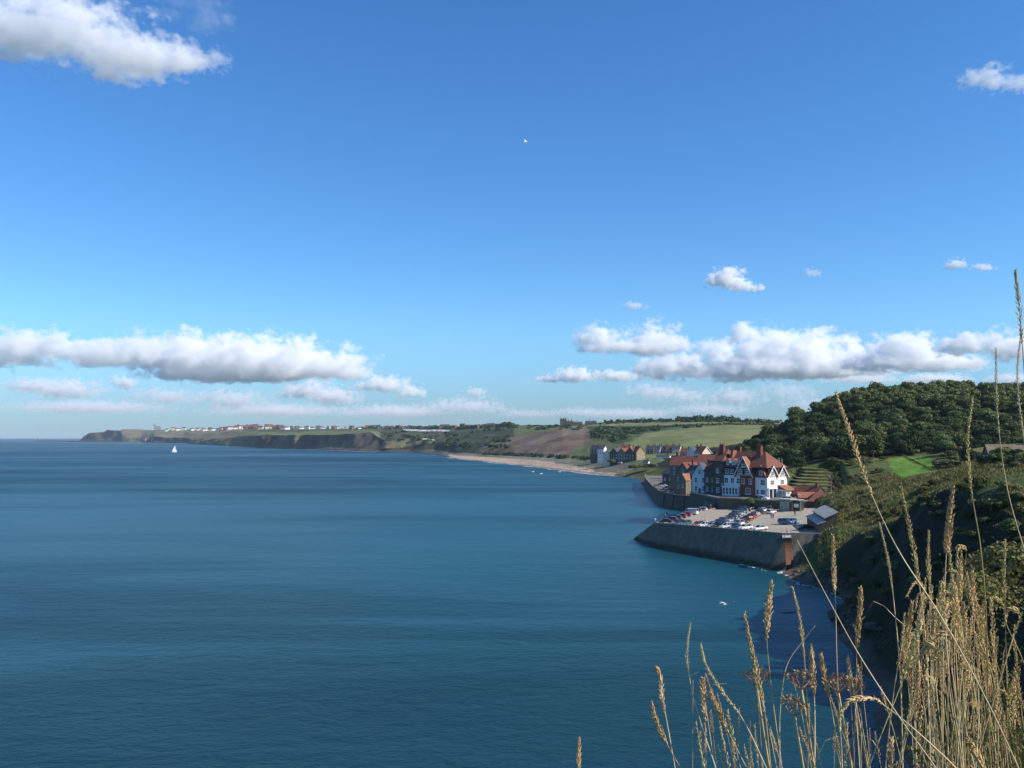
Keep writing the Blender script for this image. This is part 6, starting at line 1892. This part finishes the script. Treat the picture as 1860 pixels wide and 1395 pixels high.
def catmull(P, n):
    """smooth curve through points that may be unevenly spaced"""
    P = [Vector(p) for p in P]; m = len(P); out = []
    h = [max(1e-5, (P[i + 1] - P[i]).length) for i in range(m - 1)]
    T = []
    for i in range(m):
        if i == 0: T.append((P[1] - P[0]) / h[0])
        elif i == m - 1: T.append((P[-1] - P[-2]) / h[-1])
        else:
            a, b = (P[i] - P[i - 1]) / h[i - 1], (P[i + 1] - P[i]) / h[i]
            T.append((a * h[i] + b * h[i - 1]) / (h[i] + h[i - 1]))
    for i in range(m - 1):
        for k in range(n):
            t = k / n; t2, t3 = t * t, t ** 3
            out.append(P[i] * (2 * t3 - 3 * t2 + 1) + T[i] * h[i] * (t3 - 2 * t2 + t) + P[i + 1] * (3 * t2 - 2 * t3) + T[i + 1] * h[i] * (t3 - t2))
    out.append(P[-1])
    return out
def spikelets(path, r0, n, rg, slim=1.0):
    """seed head: pointed grains set spirally along the top of the stem; path runs from head base to tip"""
    m = MB(); L = len(path) - 1
    for i in range(n):
        f = (i + rg.random()) / n
        k = min(int(f * L), L - 1); p = path[k].lerp(path[k + 1], f * L - k); t = (path[k + 1] - path[k]).normalized()
        u = t.cross(Vector((.3, .9, .2))).normalized(); w = t.cross(u)
        env = min(1, .30 + 2.6 * f) * (1 - .78 * f ** 1.6)
        a = i * 2.4 + rg.uniform(-.5, .5); d = (u * math.cos(a) + w * math.sin(a))
        R = r0 * env * rg.uniform(.55, 1.1); ln = r0 * rg.uniform(1.0, 1.7) * (.55 + .45 * env) * slim
        ax = (t * 1.0 + d * rg.uniform(.25, .7)).normalized(); c = p + d * R * .55
        s1 = ax.cross(d).normalized() * r0 * .24; s2 = d * r0 * .20
        b, tip, mid = c - ax * ln * .35, c + ax * ln * .75, c + ax * ln * .1
        m.add([b, mid + s1, mid + s2, mid - s1, mid - s2, tip], [(0, 1, 2), (0, 2, 3), (0, 3, 4), (0, 4, 1), (5, 2, 1), (5, 3, 2), (5, 4, 3), (5, 1, 4)])
    return m
def stalk(label, d, pts, head=.22, headw=.011, thick=.0020, group=None, seed=0, colour=None, leaves=1, grains=None, hmat='seed'):
    """pts: (column, row) from the tip down to the lowest point in view, at distance d; the stem goes on down to the ground"""
    rg = random.Random(seed)
    P = [at_d(px, py, d + rg.uniform(-.012, .012) * k) for k, (px, py) in enumerate(pts)]
    low = P[-1]; dirn = (P[-1] - P[-2]).normalized()
    drop0 = max(.2, low.z - float(bank_z(low.x, low.y)))
    off = max(-.35, min(.35, dirn.x / max(.25, -dirn.z) * drop0 * .55))
    gx, gy = low.x + off, low.y + rg.uniform(-.05, .1)
    gz = min(float(bank_z(gx, gy)) - .03, low.z - .1)
    P.append(Vector((low.x + off * .62, low.y + (gy - low.y) * .5, low.z + (gz - low.z) * .5)))
    P.append(Vector((gx, gy, gz)))
    path = catmull(P[::-1], 6)                                # from the ground to the tip
    root = path[0].copy()
    o = empty('grass_stalk', root); tag(o, label, 'grass', group)
    path = [p - root for p in path]
    n = len(path)
    mt = colour or rg.choice(['straw', 'straw', 'straw_pale'])
    MB().tube(path, [thick * (1.15 - .75 * i / (n - 1)) for i in range(n)], 5).build('stem', mt, o, True)
    if head:
        # length of the head measured down from the tip
        acc = 0; k = n - 1
        while k > 0 and acc < head: acc += (path[k] - path[k - 1]).length; k -= 1
        spikelets(path[k:], headw, grains or int(34 + head * 260), rg).build('seed_head', hmat, o)['kind'] = 'stuff'
    for j in range(leaves if rg.random() < .45 else 0):
        k = int(n * rg.uniform(.12, .45)); b = path[k]; a = rg.uniform(0, 6.28)
        dr = Vector((math.cos(a), math.sin(a), 0)); L = rg.uniform(.18, .42); m = MB(); V = []
        for q in range(7):
            f = q / 6; c = b + dr * L * (f * .55) + Vector((0, 0, L * (.85 * f - .75 * f * f * rg.uniform(.7, 1.1)))); s = dr.cross(Vector((0, 0, 1))) * .0020 * (1 - f) ** .6
            V += [c - s, c + s]
        m.add(V, [(q * 2, q * 2 + 1, q * 2 + 3, q * 2 + 2) for q in range(6)]); m.build('leaf', mt, o)
    return o
# stalks that stand out one by one in the photograph
TALL = [
    ('tallest stalk with an open panicle at the right edge against the sky', 1.9, [(1844, 490), (1850, 545), (1858, 640), (1872, 860), (1890, 1395)], .14, .008, 'seed'),
    ('tall curved stalk just below the panicle at the right edge', 2.0, [(1855, 600), (1848, 680), (1860, 800), (1884, 1000), (1900, 1395)], .20, .006, 'straw_pale'),
    ('tall thin pale stalk crossing the hill wood near the right edge', 2.0, [(1809, 632), (1811, 740), (1830, 890), (1866, 1020), (1925, 1300)], .18, .006, 'straw_pale'),
    ('tall stalk bent left at its tip in front of the wood', 2.1, [(1767, 722), (1758, 800), (1763, 880), (1780, 985), (1800, 1395)], .24, .0065, 'seed'),
    ('long diagonal stalk leaning far left across the lawn', 1.9, [(1518, 712), (1548, 800), (1584, 900), (1635, 1005), (1700, 1105), (1850, 1395)], .22, .009, 'seed'),
    ('stalk with a long head leaning left over the shaded cliff', 2.1, [(1637, 884), (1652, 960), (1668, 1050), (1676, 1110), (1690, 1395)], .22, .009, 'seed'),
    ('straight stalk with a feathery fan of grains above the dense clump', 2.2, [(1731, 885), (1724, 950), (1719, 1005), (1715, 1100), (1712, 1395)], .15, .014, 'seed'),
    ('thin forked stalk left of the dense clump', 2.2, [(1597, 948), (1614, 1020), (1622, 1080), (1632, 1180), (1640, 1395)], .16, .006, 'straw_pale'),
    ('long bare stem leaning left in front of the little beach', 1.8, [(1448, 981), (1500, 1080), (1556, 1182), (1640, 1312), (1700, 1395)], 0, .006, 'straw_pale'),
    ('upright stalk with a stout head in front of the boulders', 2.3, [(1513, 972), (1514, 1030), (1517, 1085), (1520, 1200), (1530, 1395)], .14, .010, 'seed'),
    ('stalk with a thick golden head over the dark cliff water', 2.2, [(1563, 1068), (1562, 1110), (1557, 1166), (1555, 1250), (1551, 1395)], .145, .013, 'seed'),
    ('stalk with a plump golden head in the middle of the water', 2.2, [(1401, 1056), (1396, 1100), (1393, 1145), (1400, 1240), (1420, 1395)], .13, .013, 'seed'),
    ('slim stalk with a pale tip right of the plump golden head', 2.2, [(1439, 1066), (1450, 1110), (1458, 1165), (1464, 1240), (1476, 1395)], .16, .007, 'seed'),
    ('tall curved pale stalk at the left of the grass', 2.1, [(1254, 1132), (1248, 1180), (1252, 1230), (1272, 1310), (1300, 1395)], .11, .006, 'straw_pale'),
    ('stalk with a hooked tip second from the left', 2.1, [(1192, 1212), (1197, 1222), (1202, 1262), (1209, 1300), (1226, 1395)], .10, .009, 'seed'),
    ('short heavy headed stalk lowest at the left', 2.1, [(1183, 1276), (1193, 1312), (1208, 1345), (1236, 1395)], .10, .010, 'seed'),
    ('stalk with a fluffy head left of the forked twig', 2.1, [(1277, 1231), (1277, 1260), (1280, 1300), (1282, 1395)], .09, .011, 'seed'),
    ('leaning stalk with a drooping fluffy head', 2.1, [(1290, 1258), (1302, 1285), (1318, 1320), (1356, 1395)], .10, .011, 'seed'),
    ('stalk whose head leans right above the umbels', 2.1, [(1352, 1113), (1362, 1165), (1372, 1210), (1386, 1275), (1400, 1395)], .20, .010, 'seed'),
    ('stalk with a soft head standing among the umbels', 2.2, [(1474, 1173), (1476, 1215), (1479, 1262), (1480, 1395)], .11, .011, 'seed'),
    ('stalk with a bent soft head right of the umbels', 2.2, [(1491, 1188), (1496, 1222), (1508, 1275), (1527, 1395)], .10, .011, 'seed'),
    ('upright stalk with a long ragged head at the clump edge', 2.2, [(1657, 1094), (1650, 1140), (1641, 1198), (1640, 1395)], .15, .013, 'seed'),
    ('stalk with a slim head beside the ragged one', 2.3, [(1676, 1075), (1671, 1110), (1666, 1155), (1664, 1395)], .12, .009, 'seed'),
    ('lonely seed head at the bottom edge far left of the grass', 2.1, [(1052, 1340), (1051, 1365), (1052, 1400)], .07, .008, 'seed'),
    ('arching stalk bent right over with its head hanging down', 1.9, [(1525, 1326), (1527, 1296), (1542, 1274), (1574, 1268), (1612, 1286), (1648, 1314), (1736, 1395)], .16, .009, 'seed'),
    ('pale seed head leaning left at the lower right', 1.8, [(1757, 1340), (1768, 1360), (1786, 1395)], .10, .011, 'seed'),
    ('stalk with red brown bracts climbing left beside the curved stalk', 2.1, [(1273, 1170), (1281, 1205), (1308, 1250), (1345, 1300), (1392, 1395)], .17, .007, 'seed'),
    ('dead forked twig in front of the navy water', 2.1, [(1480, 1137), (1462, 1160), (1431, 1204), (1420, 1260), (1416, 1395)], .0, .006, 'straw_pale'),
    ('thin stalk with a narrow tip against the dark cliff', 2.3, [(1687, 964), (1686, 1010), (1688, 1060), (1690, 1200), (1694, 1395)], .16, .008, 'seed'),
    ('slender stalk right of the dense clump against dark shade', 2.4, [(1826, 980), (1824, 1040), (1826, 1120), (1830, 1395)], .16, .007, 'seed'),
]
for i, (lab, d, pts, hd, hw, hm) in enumerate(TALL):
    stalk(lab, d, pts, hd, hw * 1.0, .0016 if hd else .0015, None, 500 + i, 'straw_pale' if hm == 'straw_pale' else None, 1, None, 'seed' if hm == 'seed' else 'straw_pale')
def dense_clump():
    rg = random.Random(71)
    for i in range(100):
        f = rg.random()
        tip = rg.triangular(1590, 1862, 1745)
        top = np.interp(tip, [1590, 1640, 1700, 1740, 1790, 1862], [1180, 1090, 1000, 960, 1020, 1090]) + rg.triangular(0, 300, 60)
        d = rg.uniform(1.9, 3.0)
        lean = rg.gauss(14, 34)
        b = tip + lean; mx = tip + lean * .3 + rg.uniform(-14, 14)
        py2 = min(1385, top + rg.uniform(80, 130)); py3 = max(1395, py2 + 40)
        pts = [(tip, top), ((tip * .7 + mx * .3) + rg.uniform(-4, 4), (top + py2) / 2), (mx, py2), (b, py3 + 10)]
        if rg.random() < .22: pts = [(tip - rg.uniform(14, 40), top + rg.uniform(20, 55)), (tip - 10, top + 6), (tip + 2, top + 10)] + pts[1:]
        stalk(('tall' if top < 1080 else 'middling' if top < 1200 else 'short') + ' dry stalk in the dense golden clump, ' + ('on its left side' if tip < 1680 else 'in its middle' if tip < 1770 else 'on its right side'), d, pts, rg.uniform(.08, .17), rg.uniform(.0065, .0125), .0014, 'stalks of the dense golden clump', 900 + i, None, 1, int(rg.uniform(34, 60)))
    for i in range(46):
        tip = rg.uniform(1255, 1600); top = rg.uniform(1190, 1360); d = rg.uniform(1.9, 2.7); lean = rg.uniform(-6, 52)
        pts = [(tip, top), (tip + lean * .35, top + 45), (tip + lean, max(1398, top + 120))]
        hd = rg.choice([.0, .06, .08, .10])
        stalk(('bare thin' if not hd else 'thin seeded') + ' stalk in the sparse grass over the water, ' + ('at its left' if tip < 1360 else 'in its middle' if tip < 1480 else 'at its right'), d, pts, hd, rg.uniform(.005, .0085), .0012, 'thin stalks of the sparse grass', 1300 + i, None, 1, 26)
dense_clump()
def umbel(label, px, py, d, w, seed):
    """dry seed umbel of hogweed: rays with clusters of flat brown seeds"""
    rg = random.Random(seed)
    top = at_d(px, py + 26, d); gx, gy = top.x + .12, top.y + .05
    g = Vector((gx, gy, float(bank_z(gx, gy)) - .03))
    o = empty('dry_umbel', g); tag(o, label, 'plant')
    pth = catmull([(0, 0, 0), (top - g) * .5 + Vector((.03, 0, .02)), top - g], 6)
    MB().tube(pth, [.004 - .0018 * i / (len(pth) - 1) for i in range(len(pth))], 6).build('stem', 'straw', o, True)
    c = top - g; s = d / FPX
    for k in range(11):
        a = k * 2.4; r = w * s * math.sqrt((k + .5) / 11)
        e = c + Vector((math.cos(a) * r, math.sin(a) * r, (26 - 8 * (k / 11) + rg.uniform(-5, 5)) * s))
        m = MB(); m.tube([c, (c + e) / 2 + Vector((math.cos(a), math.sin(a), -.3)) * r * .15, e], [.0012, .0009, .0008], 4); ray_ = m.build('ray', 'seed_brown', o)
        q = MB()
        for j in range(13):
            dd = Vector((rg.gauss(0, 1), rg.gauss(0, 1), rg.gauss(.4, .7))).normalized(); b = e + dd * rg.uniform(.003, .011); u = dd.cross(Vector((.2, .5, .8))).normalized() * .0026; v = dd.cross(u).normalized() * .0008
            q.add([b - dd * .003, b + u, b + v, b - u, b - v, b + dd * .004], [(0, 1, 2), (0, 2, 3), (0, 3, 4), (0, 4, 1), (5, 2, 1), (5, 3, 2), (5, 4, 3), (5, 1, 4)])
        q.build('seeds', 'seed_brown', ray_)['kind'] = 'stuff'
for i, (px, py, d, w, lab) in enumerate(((1456, 1226, 2.1, 26, 'brown seed umbel highest above the navy water'), (1444, 1274, 2.0, 22, 'brown seed umbel lower left of the highest one'), (1523, 1232, 2.2, 24, 'brown seed umbel right of the soft bent head'), (1375, 1222, 2.2, 22, 'brown seed umbel behind the leaning head'),
                                         (1552, 1238, 2.3, 16, 'small seed umbel beside the thick golden head'))):
    umbel(lab, px, py, d, w, 40 + i)
def undergrowth():
    fine = [crown_mesh(400 + i, 1.25, 1.5, 12, 480, .035, 'leaf_scrub', -.25) for i in range(3)]
    rg = np.random.default_rng(91)
    n = 8500
    x = rg.uniform(.7, 6.5, n); y = rg.uniform(1.7, 7.5, n)
    u = 930 + FPX * x / y
    ok = (u > 1560) & (u < 1960) & (rg.uniform(0, 1, n) < np.clip((u - 1540) / 160, 0, 1))
    x, y = x[ok], y[ok]; n = len(x)
    base = np.stack([x, y, bank_z(x, y) - .03], 1)
    h = rg.uniform(.25, .85, n) * np.clip((930 + FPX * x / y - 1500) / 260, .45, 1.0)
    o = link_mesh('clifftop_grass', blades_mesh('clifftop_grass', base, h, rg.normal(size=(n, 2)) * .14, rg.uniform(.0014, .0032, n), 'near_straw', rg))
    tag(o, 'tangled dry and green undergrowth between the golden stalks', 'grass', kind='stuff')
    # fresh green leaves low in the clump
    C, Nn, Sz = [], [], []
    for (px, py, d, r, k) in ((1692, 1372, 2.3, .07, 160), (1820, 1090, 3.2, .16, 420), (1838, 1180, 3.0, .14, 300), (1760, 1060, 3.4, .10, 160), (1800, 1330, 2.6, .14, 420), (1850, 1290, 2.4, .14, 420), (1740, 1350, 2.6, .12, 300), (1830, 1380, 2.2, .12, 360)):
        c = np.array(at_d(px, py, d)); q = rg.normal(size=(k, 3)) * r * np.array([.7, .7, .55]); C.append(c + q); Nn.append(rg.normal(size=(k, 3)) + np.array([0, 0, .6])); Sz.append(rg.uniform(.003, .008, k))
    o = link_mesh('green_leaves', quads_mesh('green_leaves', np.concatenate(C), np.concatenate(Nn), np.concatenate(Sz), 'leaf_fresh', rg, .5))
    tag(o, 'small fresh green leaves growing through the dry grass', 'leaves', kind='stuff')
    # grassy hummocks at the right edge
    for i, (px, py, d, s) in enumerate(((1836, 1075, 15.0, .62), (1800, 1110, 13.5, .5), (1870, 1090, 14.0, .8))):
        p = at_d(px, py, d)
        bush('olive bush on the clifftop behind the golden clump', (p.x, p.y, p.z - .2), s, fine[i], 'clifftop bushes behind the clump', i * 2.0)
def near_straw():
    m, N, b, o = principled('near_straw')
    geo = N.new('ShaderNodeNewGeometry')
    c = N.ramp(geo.outputs['Random Per Island'], [(.0, (.020, .026, .008)), (.4, (.060, .058, .020)), (.7, (.14, .095, .038)), (1.0, (.36, .26, .115))])
    N.l.new(c, b.inputs['Base Color'])
    b.inputs['Roughness'].default_value = .75; b.inputs['Specular IOR Level'].default_value = .2
    t = N.new('ShaderNodeBsdfTranslucent'); N.l.new(c, t.inputs['Color'])
    mx = N.new('ShaderNodeMixShader'); mx.inputs[0].default_value = .3
    N.l.new(b.outputs[0], mx.inputs[1]); N.l.new(t.outputs[0], mx.inputs[2]); N.l.new(mx.outputs[0], o.inputs['Surface'])
near_straw()
undergrowth()

# ------------------------------------------------------------------ air between here and the far shore
def build_haze():
    m = bpy.data.materials.new('haze_air'); m.use_nodes = True
    N = Nodes(m.node_tree); N.n.clear()
    v = N.new('ShaderNodeVolumePrincipled')
    v.inputs['Color'].default_value = (.72, .86, 1.0, 1)
    v.inputs['Density'].default_value = HAZE
    v.inputs['Anisotropy'].default_value = 0.0
    o = N.new('ShaderNodeOutputMaterial'); N.l.new(v.outputs[0], o.inputs['Volume'])
    MATS['haze_air'] = m
    b = MB(); b.box(-20600, -20600, -30, 20600, 20600, 125)
    o = b.build('haze', 'haze_air'); tag(o, kind='stuff')
    o.display_type = 'WIRE'
HAZE = 3.2e-5
build_haze()
